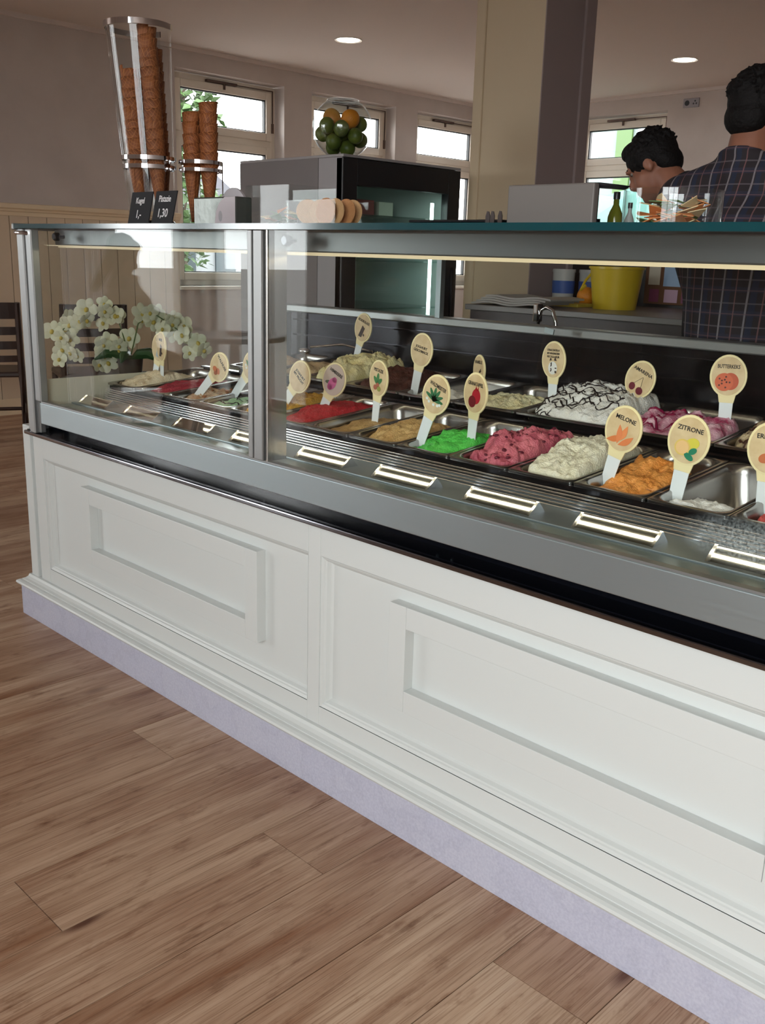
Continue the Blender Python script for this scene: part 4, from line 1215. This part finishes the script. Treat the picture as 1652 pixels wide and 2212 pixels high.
bottle('small olive glass bottle with dark cap beside the till', 1.722, .85, .112, .019, C('bottle_olive', 92, 96, 30, .1), C('cap_dark', 30, 30, 34, .3), C('bottle_dark', 24, 22, 20))
bottle('small clear spice bottle with dark cap beside the olive bottle', 1.757, .86, .086, .013, C('spice_clear', 176, 176, 172, .15), C('cap_dark', 30, 30, 34, .3))
bx2 = thing('straw_box', 'small dark box with red lid row beside the till', 'box', (1.643, .84, RS))
MB().box(1.643, 1.693, .82, .87, RS, RS + .024).build('body', C('box_bluegrey', 110, 116, 130), bx2, bevel=.002)
MB().box(1.644, 1.686, .821, .869, RS + .024, RS + .038).build('red_row', C('box_red', 110, 30, 34), bx2, bevel=.002)
for i in range(4): MB().box(1.646 + .011 * i, 1.652 + .011 * i, .83, .84, RS + .038, RS + .046).build('peg', 'black', bx2)
for i, (x, y) in enumerate(((1.395, .74), (1.415, .735), (1.445, .73))):
    kn = thing('serving_knife', 'dark serving knife standing upright by the till', 'knife', (x, y, RS), group='serving knives by the till')
    MB().prism([(-.007, 0), (.007, 0), (.008, .05), (.004, .062), (-.003, .063), (-.007, .05)], -.001, .001, Matrix.Translation((x, y, RS)) @ XZ).build('blade', C('knife_dark', 70, 62, 60, .3, metal=.8), kn)
hd = thing('black_tray', 'low black tray on the service shelf between fridge and till', 'tray', (1.25, .8, RS))
MB().box(1.1, 1.42, .76, .92, RS, RS + .035).build('body', 'black', hd, bevel=.006)
MB().box(1.09, 1.43, .75, .93, RS + .035, RS + .042).build('rim', 'black', hd, bevel=.003)
# ------------------------------------------------------------------ upright glass display fridge with fruit bowl on top
fx0, fx1, fy0, fy1, fh = -0.853, -0.118, 1.6, 2.375, 1.668
fr = thing('display_fridge', 'tall black framed glass display fridge behind the counter', 'fridge', ((fx0 + fx1) / 2, (fy0 + fy1) / 2, 0))
MB().box(fx0, fx1, fy0, fy1, 0, 0.35).build('base', 'black', fr, bevel=.004)
MB().box(fx0, fx1, fy0, fy1, fh - .012, fh).build('roof', C('fridge_grey', 150, 146, 146, .3), fr, bevel=.002)
MB().box(fx0, fx0 + .03, fy0 + .01, fy1, .35, fh - .012).build('back_panel', C('fridge_inner', 200, 208, 204, .3), fr)
MB().box(fx0 + .03, fx1 - .04, fy1 - .02, fy1, .35, fh - .012).build('far_panel', C('fridge_inner', 200, 208, 204, .3), fr)
MB().box(fx0, fx1 - .165, fy0, fy0 + .012, .35, fh - .012).build('side_panel', pm('satin_grey_panel', srgb(122, 118, 118), .16, spec=.7), fr)
MB().box(fx1 - .163, fx1 - .008, fy0, fy0 + .03, .35, fh - .012).build('front_post', C('fridge_post', 150, 146, 148, .4), fr, bevel=.002)
door = MB()
dx0, dx1 = fx1 - .045, fx1
door.box(dx0, dx1, fy0, fy0 + .085, .36, fh - .014).box(dx0, dx1, fy1 - .085, fy1, .36, fh - .014).box(dx0, dx1, fy0 + .085, fy1 - .085, fh - .125, fh - .014).box(dx0, dx1, fy0 + .085, fy1 - .085, .36, .45)
dr = door.build('door_frame', 'black', fr, bevel=.003)
MB().box(dx0 + .012, dx0 + .024, fy0 + .085, fy1 - .085, .45, fh - .125).build('door_glass', 'fridgeglass', fr)
MB().box(dx1, dx1 + .02, fy1 - .05, fy1 - .03, .8, 1.2).build('handle', 'darksteel', fr, bevel=.004)
MB().box(dx0 - .02, dx0 - .01, fy1 - .14, fy1 - .125, .5, 1.5).build('led_strip', 'coldled', fr)
for z in (.75, 1.0, 1.22, 1.42):
    MB().box(fx0 + .04, dx0 - .03, fy0 + .03, fy1 - .03, z, z + .008).build('shelf', 'fridgeglass', fr)
for (y0_, y1_, x_, z_, lab, mt) in ((1.9, 2.02, -.45, 1.428, 'red and white carton on the top shelf of the fridge', C('carton_red', 170, 60, 60)), (2.1, 2.2, -.5, 1.428, 'pale carton on the top shelf of the fridge', C('carton_pale', 200, 196, 180))):
    o = MB().box(x_, x_ + .1, y0_, y1_, z_, z_ + .075).build('carton', mt, None, bevel=.003)
    tag(o, lab, 'carton')

bcx, bcy, bcz = -0.335, 1.79, fh
bo = thing('glass_bowl', 'round clear glass bowl of citrus fruit on top of the fridge', 'bowl', (bcx, bcy, bcz))
prof = []
for i in range(15):
    a = -PI / 2 + (PI * .83) * i / 14
    prof.append((.138 * math.cos(a) if i else .05, .135 + .135 * math.sin(a) if i else 0.001))
inn = [(max(r - .003, .0005), z + (.003 if i == 0 else 0)) for i, (r, z) in enumerate(prof)][::-1]
MB().lathe([(0.0001, 0.001)] + prof + inn + [(0.0001, .004)], (bcx, bcy, bcz), 40).build('bowl', 'bowlglass', bo, smooth=True)
MB().tube([(bcx + .0705 * math.cos(2 * PI * i / 32), bcy + .0705 * math.sin(2 * PI * i / 32), bcz + .251) for i in range(33)], .004, 6, caps=False).build('rim', 'bowlglass', bo, smooth=True)
lm = pm('lime_skin', srgb(112, 122, 46), .4, var=srgb(78, 98, 32), scale=14, bump=(160, .1)); orm = pm('orange_skin', srgb(226, 140, 30), .45, bump=(200, .25)); lem = pm('mango_skin', srgb(212, 168, 84), .45, var=srgb(190, 120, 44), scale=8)
# let the fruit settle in the bowl: spheres pushed apart and kept inside the glass
ri = random.Random(2)
rad_ = [.0372] * 13 + [.0425, .049]
pos = [Vector((ri.uniform(-.06, .06), ri.uniform(-.06, .06), .03 + .012 * i)) for i in range(13)] + [Vector((.035, -.045, .24)), Vector((-.04, -.02, .25))]
cc = Vector((0, 0, .135))
for it in range(1500):
    for q in pos: q.z -= .0006 if it < 1200 else 0
    for i in range(15):
        for j in range(i):
            d = pos[i] - pos[j]; g = rad_[i] + rad_[j] + .0004 - d.length
            if g > 0:
                d = d.normalized() if d.length > 1e-6 else Vector((0, 0, 1))
                pos[i] += d * g * .5; pos[j] -= d * g * .5
        d = pos[i] - cc; lim = .1305 - rad_[i]
        if d.length > lim and pos[i].z < .15: pos[i] = cc + d.normalized() * lim
        h_ = Vector((pos[i].x, pos[i].y)).length
        if pos[i].z >= .15 and h_ > .085: pos[i].x *= .085 / h_; pos[i].y *= .085 / h_
        pos[i].z = max(pos[i].z, rad_[i] + .005)
for i in range(13):
    o = MB().ell((0, 0, 0), (.0372, .0345, .0345), n=16, m=12).build('lime', lm, None, smooth='all')
    o.location = pos[i] + Vector((bcx, bcy, bcz)); o.rotation_euler = (ri.uniform(0, 6), ri.uniform(0, 6), ri.uniform(0, 6))
    tag(o, 'green lime in the round glass bowl', 'fruit', 'limes in the glass bowl')
o = MB().ell((0, 0, 0), (.0425, .0425, .0415), n=20, m=14).build('orange', orm, None, smooth='all'); o.location = pos[13] + Vector((bcx, bcy, bcz)); o.rotation_euler = (.6, .3, 0)
tag(o, 'orange on top of the limes in the glass bowl', 'fruit')
o = MB().ell((0, 0, 0), (.043, .041, .049), n=20, m=14).build('mango', lem, None, smooth='all'); o.location = pos[14] + Vector((bcx, bcy, bcz)); o.rotation_euler = (.2, -.35, 0)
tag(o, 'yellow mango beside the orange in the glass bowl', 'fruit')

# ------------------------------------------------------------------ back bar with its clutter
bb = thing('back_bar', 'dark wooden back bar with grey worktop behind the serving aisle', 'bar', (1.4, 2.4, 0))
MB().box(0.19, 2.7, 2.13, 2.9, 0, 1.02).build('cabinet', 'darkwood', bb)
MB().box(0.18, 2.72, 2.1, 2.94, 1.02, 1.045).build('worktop', C('worktop_grey', 120, 116, 112, .35), bb, bevel=.003)
tag(MB().box(0.18, 2.72, 2.945, 2.97, 0, 1.27).build('splashback_panel', C('splash_dark', 34, 28, 26, .4)), 'dark upright splashback panel behind the back bar', 'panel')
WT = 1.045
bk = thing('bucket', 'yellow plastic bucket on the back bar', 'bucket', (.72, 2.5, WT))
MB().lathe([(0.0001, 0), (.095, 0), (.118, .175), (.124, .175), (.124, .185), (.115, .185), (.092, .005), (0.0001, .005)], (.72, 2.5, WT), 32).build('pail', C('bucket_yellow', 206, 176, 40, .35), bk, smooth=True)
MB().tube([(.6, 2.5, WT + .165), (.585, 2.46, WT + .12), (.59, 2.42, WT + .08), (.615, 2.42, WT + .1)], .006, 6).build('handle', C('bucket_yellow', 206, 176, 40, .35), bk, smooth=True)
ty = thing('cutting_board', 'flat yellow cutting board beside the bucket', 'board', (.48, 2.42, WT)); MB().box(.36, .58, 2.42, 2.55, WT, WT + .015).build('slab', C('board_yellow', 214, 186, 70, .5), ty, bevel=.003)
og = MB().ell((.5, 2.605, WT + .0445), (.045, .045, .044), n=18, m=12).build('orange', orm, None, smooth='all'); tag(og, 'orange lying on the back bar beside the yellow bucket', 'fruit')
for i in range(4):
    b = MB(); n = 10
    x0_, y0_, z_ = .2 + .02 * i, 2.12 + .01 * i, WT + .0045 + .0092 * i
    top = [[(x0_ + .36 * a / n, y0_ + .26 * q / 4, z_ + .01 + .005 * math.sin((x0_ + .36 * a / n) * 26)) for q in range(5)] for a in range(n + 1)]
    bot = [[(x, y, z - .008) for x, y, z in l] for l in top]
    b.loops([t_ + bo_[::-1] for t_, bo_ in zip(top, bot)], True, True)
    tag(b.build('folded_towel', C('towel_grey', 176, 172, 166, .9), None, smooth=True), 'pale folded cloth in the heap on the back bar', 'cloth', 'folded cloths on the back bar')
for i, (x, y, lab, c1, c2) in enumerate(((.3, 2.7, 'tub with blue label by the column', (60, 90, 160), (190, 190, 186)), (.42, 2.75, 'tub with blue lid by the column', (50, 80, 150), (170, 170, 170)), (.56, 2.72, 'white jug with blue band behind the cloths', (80, 150, 190), (206, 206, 200)))):
    tb = thing('plastic_tub', 'plastic ' + lab, 'tub', (x, y, WT))
    MB().lathe([(0.0001, 0), (.05, 0), (.054, .15), (0.0001, .15)], (x, y, WT), 20).build('body', C('tubbody%d' % i, *c2), tb, smooth=True)
    MB().lathe([(.0535, .05), (.0555, .11)], (x, y, WT), 20).build('label_band', C('tubband%d' % i, *c1), tb, smooth=True)
    MB().lathe([(0.0001, .165), (.056, .165), (.057, .15)], (x, y, WT), 20).build('lid', C('tubbody%d' % i, *c2), tb, smooth=True)
pb = thing('notice_board', 'brown notice board with pinned papers and small pictures behind the bar', 'notice board', (.9, 2.915, 1.05))
MB().box(.62, 1.0, 2.92, 2.944, 1.06, 1.262).build('board', C('cork', 110, 74, 50, .9), pb, bevel=.002)
for i, (x, z, w, h, c) in enumerate(((.64, 1.15, .06, .1, (200, 190, 170)), (.72, 1.145, .12, .108, (150, 176, 206)), (.86, 1.16, .07, .09, (206, 200, 196)), (.65, 1.07, .05, .06, (130, 60, 90)), (.73, 1.07, .07, .06, (186, 150, 170)), (.82, 1.07, .05, .06, (120, 50, 84)), (.89, 1.07, .07, .06, (150, 90, 110)))):
    MB().box(x, x + w, 2.917, 2.9195, z, z + h).build('pinned_paper', C('paper%d' % i, *c), pb)
tp_ = thing('swan_neck_tap', 'small chrome swan neck tap rising behind the rear rail', 'tap', (1.19, 1.3, 0.9))
sk = thing('sink_unit', 'steel sink unit in the serving aisle', 'sink', (1.2, 1.3, 0))
MB().box(.95, 1.5, 1.14, 1.5, 0, .9).build('cabinet', C('sink_cab', 60, 56, 56), sk); MB().box(.94, 1.51, 1.13, 1.51, .9, .93).build('worktop', 'steel', sk, bevel=.003)
OFF[tp_.name] = Vector((1.19, 1.3, .9))
MB().tube([(1.18, 1.3, .93), (1.18, 1.3, 1.06), (1.19, 1.3, 1.09), (1.21, 1.3, 1.1), (1.235, 1.3, 1.09), (1.25, 1.3, 1.05), (1.25, 1.3, 1.03)], .006, 8).build('spout', 'chrome', tp_, smooth=True)
MB().box(1.165, 1.185, 1.285, 1.315, 1.05, 1.11).build('lever', 'chrome', tp_, bevel=.004)
tp_.location = (1.19, 1.3, .93); OFF[tp_.name] = Vector((1.19, 1.3, .9))
for ch in tp_.children: ch.location = (0, 0, -.03)

# ------------------------------------------------------------------ dark chairs and the orchid table
def chair(label, x, y, rz):
    t = thing('dining_chair', label, 'chair', (x, y, 0), (0, 0, rz), 'dark ladder back chairs')
    MB().box(-.21, .21, -.2, .22, .43, .465).build('seat', 'darkwood', t, world=False, bevel=.01)
    for sx in (-1, 1):
        MB().tube([(sx * .19, .2, 0), (sx * .19, .2, .43)], .02, 8).build('leg', 'darkwood', t, world=False)
        MB().tube([(sx * .19, -.21, 0), (sx * .19, -.19, .45), (sx * .19, -.25, .9)], [.02, .022, .018], 8).build('rear_post', 'darkwood', t, world=False)
        MB().tube([(sx * .19, -.2, .2), (sx * .19, .2, .2)], .012, 8).build('stretcher', 'darkwood', t, world=False)
    MB().tube([(-.19, 0, .2), (.19, 0, .2)], .012, 8).build('stretcher', 'darkwood', t, world=False)
    for z, h, d in ((.80, .1, -.235), (.70, .05, -.222), (.61, .05, -.212), (.53, .04, -.203)):
        L = []
        for i in range(9):
            u = -1 + 2 * i / 8; xx = u * .185; yy = d - .02 * (1 - u * u)
            L.append([(xx, yy - .008, z), (xx, yy + .008, z), (xx, yy + .008, z + h), (xx, yy - .008, z + h)])
        MB().loops(L, True, True).build('slat', 'darkwood', t, world=False)
    return t


chair('dark wooden ladder back chair beside the end of the counter', -3.12, 1.28, 1.13)
chair('dark wooden ladder back chair near the wainscot, seen through the case end', -2.75, 1.78, 1.25)

P0 = Vector((-.603, .817, .837))
tb = thing('side_table', 'small dark round table carrying the white orchid', 'table', (P0.x, P0.y, 0))
MB().lathe([(0.0001, .67), (.3, .67), (.305, .685), (.3, .7), (0.0001, .7)], (P0.x, P0.y, 0), 36).build('table_top', 'darkwood', tb, smooth=True)
MB().lathe([(0.0001, .0), (.2, .0), (.2, .02), (.04, .05), (.035, .67), (0.0001, .67)], (P0.x, P0.y, 0), 24).build('pedestal', 'darkwood', tb, smooth=True)
oc = thing('potted_orchid', 'white orchid with two arching flower sprays on the small dark table', 'orchid', (P0.x, P0.y, .7))
MB().lathe([(0.0001, 0), (.045, 0), (.055, .09), (.05, .09), (.045, .08), (0.0001, .08)], (P0.x, P0.y, .7), 20).build('pot', C('pot_brown', 70, 52, 42, .5), oc, smooth=True)
for a in (0.4, 1.7, 2.9, 4.4, 5.5):
    q = [P0 + Vector((math.cos(a) * r, math.sin(a) * r, -.06 + z)) for r, z in ((0, 0), (.05, .03), (.1, .035), (.15, .01))]
    MB().tube(q, [.008, .02, .02, .004], 6).build('leaf', C('orchid_leaf', 52, 84, 44, .4), oc, smooth=True)
RXv = Vector((.706, .708, 0))
fl = MB()
for k in range(5):
    a = PI / 2 + 2 * PI * k / 5; wd = .016 if k in (0, 2, 3) else .022
    Tm = Matrix.Rotation(a - PI / 2, 4, 'Y') @ Matrix.Translation((0, 0, .021)) @ Matrix.Rotation(.18, 4, 'X')
    fl.ell((0, 0, 0), (wd, .0025, .022), Tm, 10, 6)
flower = fl.build('blossom', pm('petal_white', srgb(232, 230, 206), .6, var=srgb(222, 218, 184), scale=30, sss=.2), oc, world=False, smooth=True)
lipm = MB().ell((0, -.006, -.004), (.008, .008, .01), n=8, m=6).build('lip', C('orchid_lip', 206, 180, 84, .5), flower, world=False, smooth=True)
sprays = [([(0, -.05), (-.04, .10), (-.12, .15), (-.22, .12), (-.29, .06), (-.27, -.05)], 22), ([(0, -.05), (.04, .10), (.1, .15), (.18, .1), (.26, .04), (.31, .0)], 20), ([(0, -.05), (-.05, .02), (-.1, .0), (-.15, -.06)], 12)]
rf = random.Random(11); usedf = False
for pts, n in sprays:
    P = [P0 + RXv * s + Vector((0, 0, h)) for s, h in pts]
    MB().tube(P, .003, 6).build('flower_stem', C('orchid_stem', 92, 110, 60, .5), oc, smooth=True)
    for i in range(n):
        t = (.22 + .78 * i / (n - 1)) * (len(P) - 1); k = min(int(t), len(P) - 2)
        p = P[k].lerp(P[k + 1], t - k) + Vector((rf.uniform(-.035, .035), rf.uniform(-.035, .035), rf.uniform(-.04, .03)))
        o = flower if not usedf else copy_tree(flower, oc)
        usedf = True
        o.location = p - OFF[oc.name]
        o.rotation_euler = (rf.uniform(-.5, .5), rf.uniform(-.6, .6), math.radians(62) + rf.uniform(-.7, .7))
        o.scale = (rf.uniform(.8, 1.15),) * 3


# ------------------------------------------------------------------ people behind the counter
def cap(b, a, c, ra, rc, n=14):
    a, c = Vector(a), Vector(c)
    m_ = 6
    b.tube([a.lerp(c, i / m_) for i in range(m_ + 1)], [ra + (rc - ra) * i / m_ for i in range(m_ + 1)], n)
    b.ell(a, (ra, ra, ra), n=n, m=10); b.ell(c, (rc, rc, rc), n=n, m=10)


def remesh(o, vox, sm=4, f=0.5):
    r = o.modifiers.new('remesh', 'REMESH'); r.mode = 'VOXEL'; r.voxel_size = vox; r.use_smooth_shade = True
    s = o.modifiers.new('smooth', 'SMOOTH'); s.factor = f; s.iterations = sm


def basis(fwd, up):
    f = Vector(fwd).normalized(); u = Vector(up); u = (u - f * u.dot(f)).normalized(); r = f.cross(u).normalized()
    return Matrix(((r.x, f.x, u.x, 0), (r.y, f.y, u.y, 0), (r.z, f.z, u.z, 0), (0, 0, 0, 1)))


def hand(b, wrist, fwd, up, side):
    B_ = Matrix.Translation(wrist) @ basis(fwd, up)
    w = lambda x, y, z: B_ @ Vector((x, y, z))
    for x in (-.024, -.008, .008, .024): cap(b, w(x * .7, .01, 0), w(x, .075, .004), .013, .012, 8)
    for x, l in ((-.03, .06), (-.01, .075), (.01, .08), (.03, .07)):
        cap(b, w(x, .08, .004), w(x * 1.1, .08 + l * .5, -.004), .009, .0085, 8); cap(b, w(x * 1.1, .08 + l * .5, -.004), w(x * 1.1, .08 + l * .82, -.028), .0085, .0072, 8)
    cap(b, w(side * .03, .025, -.004), w(side * .055, .055, -.012), .012, .010, 8); cap(b, w(side * .055, .055, -.012), w(side * .058, .085, -.022), .010, .008, 8)


def person(label, J, face, up, skin, hair, shirt, trousers, hairlen=0.0):
    root = thing('person', label, 'person', (J['pel'][0], J['pel'][1], 0))
    b = MB()
    H = Vector(J['head']); Bm = Matrix.Translation(H) @ basis(face, up)
    h = lambda x, y, z: Bm @ Vector((x, y, z))
    R3 = basis(face, up)
    b.ell(h(0, -.012, .025), (.074, .092, .09), R3, 18, 12); b.ell(h(0, .018, -.045), (.056, .066, .07), R3, 16, 10); b.ell(h(0, .055, -.092), (.028, .026, .022), R3, 12, 8)
    b.ell(h(0, .088, -.022), (.013, .02, .022), R3, 10, 8); b.ell(h(0, .08, .0), (.009, .014, .026), R3, 8, 6)
    for s in (-1, 1):
        b.ell(h(s * .076, -.012, -.012), (.009, .02, .031), R3, 10, 8); b.ell(h(s * .03, .076, .02), (.022, .01, .008), R3, 8, 6)
    b.ell(h(0, .078, -.058), (.022, .012, .006), R3, 10, 6); b.ell(h(0, .076, -.068), (.02, .012, .006), R3, 10, 6)
    cap(b, J['neck'], h(0, -.025, -.05), .06, .054)
    cap(b, J['chest'], J['neck'], .13, .055); cap(b, J['pel'], J['chest'], .14, .135)
    for s, k in ((-1, 'L'), (1, 'R')):
        cap(b, J['chest'], J['sh' + k], .1, .055); cap(b, J['sh' + k], J['el' + k], .05, .038); cap(b, J['el' + k], J['wr' + k], .037, .026)
        d = (Vector(J['wr' + k]) - Vector(J['el' + k])).normalized()
        hand(b, Vector(J['wr' + k]), d, (0, 0, 1), -s)
        cap(b, J['pel'], J['hip' + k], .11, .095); cap(b, J['hip' + k], J['kn' + k], .09, .058); cap(b, J['kn' + k], J['an' + k], .055, .038)
        f_ = Vector(J['an' + k]); t = Vector((face[0], face[1], 0)).normalized()
        cap(b, f_ + Vector((0, 0, -.03)) - t * .04, f_ + t * .15 + Vector((0, 0, -.045)), .04, .035)
    body = b.build('body', skin, root, smooth=True); remesh(body, .0075, 3)
    # eyes and brows
    for s in (-1, 1):
        MB().ell(h(s * .03, .062, .006), (.0125, .009, .007), R3, 10, 8).build('eye', C('eye_white', 130, 120, 112, .35), body, smooth=True)
        MB().ell(h(s * .03, .0695, .006), (.005, .003, .005), R3, 8, 6).build('iris', C('iris_brown', 40, 26, 18, .2), body, smooth=True)
        MB().ell(h(s * .031, .071, .024), (.018, .005, .004), R3, 8, 6).build('eyebrow', hair, body, smooth=True)
    # hair
    b = MB()
    rr_ = random.Random(len(label))
    b.ell(h(0, -.016, .032), (.079, .095, .090), R3, 22, 16); b.ell(h(0, -.058, -.015), (.066, .05, .055), R3, 16, 10); b.ell(h(0, .03, .083), (.058, .05, .032), R3, 14, 10)
    for s in (-1, 1): b.ell(h(s * .07, -.01, .02), (.014, .035, .045), R3, 10, 8)
    for i in range(420):
        a = rr_.uniform(0, 2 * PI); e = rr_.uniform(.1, 1.45)
        d = Vector((math.cos(a) * math.cos(e), math.sin(a) * math.cos(e) * .9 - .1, math.sin(e)))
        p = Vector((d.x * .079, -.016 + d.y * .095, .032 + d.z * .09))
        b.ell(h(*p), (.004, .016, .005), R3 @ Euler((rr_.uniform(-.6, .6), rr_.uniform(-.6, .6), rr_.uniform(0, 3))).to_matrix().to_4x4(), 7, 5)
    if 'long dark' in label:
        for x_ in (-.05, -.02, .02, .05): cap(b, h(x_, -.06, .0), h(x_ * 1.3, -.075, -.24), .04, .025)
        for x_ in (-.075, .075): cap(b, h(x_, -.0, .03), h(x_ * 1.1, .0, -.2), .022, .014)
    ho = b.build('hair', hair, root, smooth=True); remesh(ho, .004, 1, .3)
    # shirt
    b = MB()
    N_ = Vector(J['neck']); Ch = Vector(J['chest']); Pv = Vector(J['pel'])
    cap(b, Pv + (Pv - Ch) * .1, Ch, .165, .165); cap(b, Ch, N_ + (Ch - N_) * .15, .155, .085)
    for k in ('L', 'R'):
        sh = Vector(J['sh' + k])
        cap(b, Ch, sh, .14, .075); cap(b, N_ + (Ch - N_) * .12, sh, .075, .072); cap(b, sh, J['el' + k], .072, .056); cap(b, J['el' + k], Vector(J['el' + k]).lerp(Vector(J['wr' + k]), .9), .056, .04)
    # collar roll
    cn = N_.lerp(H, .12)
    ax = (H - N_).normalized(); u_ = ax.cross(Vector((1, 0, 0))).normalized(); v_ = ax.cross(u_)
    ring = [cn + (u_ * math.cos(t) + v_ * math.sin(t)) * .068 for t in (2 * PI * i / 20 for i in range(21))]
    b.tube(ring, .016, 8)
    so_ = b.build('shirt', shirt, root, smooth=True); remesh(so_, .009, 5)
    # trousers and shoes
    b = MB()
    for k in ('L', 'R'):
        cap(b, Pv, J['hip' + k], .135, .115); cap(b, J['hip' + k], J['kn' + k], .112, .078); cap(b, J['kn' + k], J['an' + k], .076, .062)
    tr_ = b.build('trousers', trousers, root, smooth=True); remesh(tr_, .011, 4)
    for k in ('L', 'R'):
        f_ = Vector(J['an' + k]); t = Vector((face[0], face[1], 0)).normalized(); b = MB()
        cap(b, f_ + Vector((0, 0, -.03)) - t * .05, f_ + t * .17 + Vector((0, 0, -.043)), .05, .042)
        b.build('shoe', C('shoe_black', 24, 22, 22, .4), root, smooth=True)
    return root


def plaid(name):
    m_ = pm(name, srgb(52, 44, 50), .85)
    nt = m_.node_tree; tc = nt.nodes.new('ShaderNodeTexCoord'); sp_ = nt.nodes.new('ShaderNodeSeparateXYZ'); nt.links.new(tc.outputs['Object'], sp_.inputs[0])
    base = None

    def stripe(src, scale, off, width, soft=.02):
        a = nt.nodes.new('ShaderNodeMath'); a.operation = 'MULTIPLY_ADD'; a.inputs[1].default_value = scale; a.inputs[2].default_value = off
        nt.links.new(src, a.inputs[0])
        f = nt.nodes.new('ShaderNodeMath'); f.operation = 'FRACT'; nt.links.new(a.outputs[0], f.inputs[0])
        l = nt.nodes.new('ShaderNodeMath'); l.operation = 'LESS_THAN'; l.inputs[1].default_value = width; nt.links.new(f.outputs[0], l.inputs[0])
        return l.outputs[0]
    rgb = nt.nodes.new('ShaderNodeRGB'); rgb.outputs[0].default_value = srgb(38, 31, 35); cur = rgb.outputs[0]
    for src, sc, of, wd, c, f in ((sp_.outputs[0], 16, .2, .22, srgb(30, 37, 58), .9), (sp_.outputs[2], 16, .1, .22, srgb(44, 44, 62), .7), (sp_.outputs[0], 16, .32, .07, srgb(150, 142, 146), .6), (sp_.outputs[2], 16, .6, .06, srgb(112, 104, 110), .5), (sp_.outputs[0], 16, .78, .05, srgb(130, 90, 90), .6), (sp_.outputs[2], 16, .05, .05, srgb(110, 80, 84), .5)):
        s = stripe(src, sc, of, wd)
        mu = nt.nodes.new('ShaderNodeMath'); mu.operation = 'MULTIPLY'; mu.inputs[1].default_value = f; nt.links.new(s, mu.inputs[0])
        cur = mix(m_, cur, c, mu.outputs[0], 'MIX')
    nt.links.new(cur, nt.nodes['Principled BSDF'].inputs['Base Color'])
    return m_


skin = pm('skin', srgb(150, 100, 78), .5, sss=.1, var=srgb(138, 90, 70), scale=12)
hairm = pm('black_hair', srgb(14, 10, 10), .7, spec=.25, bump=(90, .5))
dark = C('trouser_dark', 30, 30, 36, .9)
person('person in a dark plaid shirt seen from behind, standing behind the case',
       dict(head=(1.825, 1.385, 1.655), neck=(1.82, 1.335, 1.515), chest=(1.845, 1.32, 1.29), pel=(1.9, 1.32, .93), shL=(1.64, 1.335, 1.43), shR=(2.02, 1.335, 1.43), elL=(1.71, 1.38, 1.17), elR=(2.06, 1.38, 1.16),
            wrL=(1.77, 1.53, 1.02), wrR=(2.0, 1.53, 1.02), hipL=(1.81, 1.32, .9), hipR=(1.99, 1.32, .9), knL=(1.80, 1.34, .5), knR=(2.0, 1.34, .5), anL=(1.80, 1.32, .09), anR=(2.0, 1.32, .09)),
       (.25, .95, -.12), (0, 0, 1), skin, hairm, plaid('plaid_cotton'), dark)
person('person with short black hair bending their head, in a dark shirt by the back bar',
       dict(head=(1.230, 1.845, 1.582), neck=(1.355, 1.845, 1.485), chest=(1.585, 1.865, 1.320), pel=(1.745, 1.885, 0.930), shL=(1.505, 1.705, 1.390), shR=(1.505, 2.025, 1.390), elL=(1.545, 1.695, 1.130), elR=(1.545, 2.035, 1.130),
            wrL=(1.495, 1.775, 0.930), wrR=(1.495, 1.955, 0.930), hipL=(1.745, 1.795, 0.910), hipR=(1.745, 1.975, 0.910), knL=(1.685, 1.795, 0.510), knR=(1.685, 1.975, 0.510), anL=(1.745, 1.795, 0.090), anR=(1.745, 1.975, 0.090)),
       (-.8, -.12, -.55), (-.5, 0, .85), skin, hairm, C('shirt_black', 34, 32, 36, .9), dark)

# a guest at a table near the glazed corner: mirrored in the case's front pane
person('seated guest with long dark hair at the small table near the glazed corner door',
       dict(head=(-2.2, -1.72, 1.2), neck=(-2.22, -1.74, 1.05), chest=(-2.24, -1.76, .87), pel=(-2.25, -1.78, .62), shL=(-2.38, -1.86, 1.0), shR=(-2.1, -1.64, 1.0), elL=(-2.34, -1.98, .82), elR=(-2.0, -1.74, .82),
            wrL=(-2.14, -2.08, .80), wrR=(-2.0, -1.94, .80), hipL=(-2.31, -1.84, .58), hipR=(-2.18, -1.72, .58), knL=(-2.16, -2.06, .53), knR=(-2.0, -1.92, .53), anL=(-2.2, -2.08, .09), anR=(-2.04, -1.94, .09)),
       (.45, -.75, -.4), (0, 0, 1), skin, hairm, C('jacket_navy', 30, 30, 42, .8), dark)
chair('dark wooden ladder back chair under the seated guest', -2.25, -1.78, math.radians(-145))
gt = thing('cafe_table', 'round dark cafe table before the seated guest', 'table', (-1.87, -2.29, 0))
MB().lathe([(0.0001, .71), (.32, .71), (.325, .725), (.32, .74), (0.0001, .74)], (-1.87, -2.29, 0), 32).build('table_top', 'darkwood', gt, smooth=True)
MB().lathe([(0.0001, .0), (.15, .0), (.15, .02), (.04, .05), (.035, .71), (0.0001, .71)], (-1.87, -2.29, 0), 20).build('pedestal', 'alu', gt, smooth=True)
tag(MB().box(-1.95, -1.79, -2.38, -2.28, .74, .76).build('menu_card', C('menu_red', 176, 40, 44), None, bevel=.002), 'red folded menu card on the cafe table', 'menu')
cu = MB()
L_ = []
for i in range(41):
    y_ = -2.62 + .42 * i / 40
    L_.append([(-3.93 + .02 * math.sin(i * 1.3) - .003, y_, .05), (-3.93 + .02 * math.sin(i * 1.3) + .003, y_, .05), (-3.93 + .02 * math.sin(i * 1.3) + .003, y_, 2.6), (-3.93 + .02 * math.sin(i * 1.3) - .003, y_, 2.6)])
cu.loops(L_, True, True)
tag(cu.build('curtain', C('curtain_white', 226, 226, 232, .9), None, smooth=True), 'pale straight curtain hanging beside the glazed corner door', 'curtain')
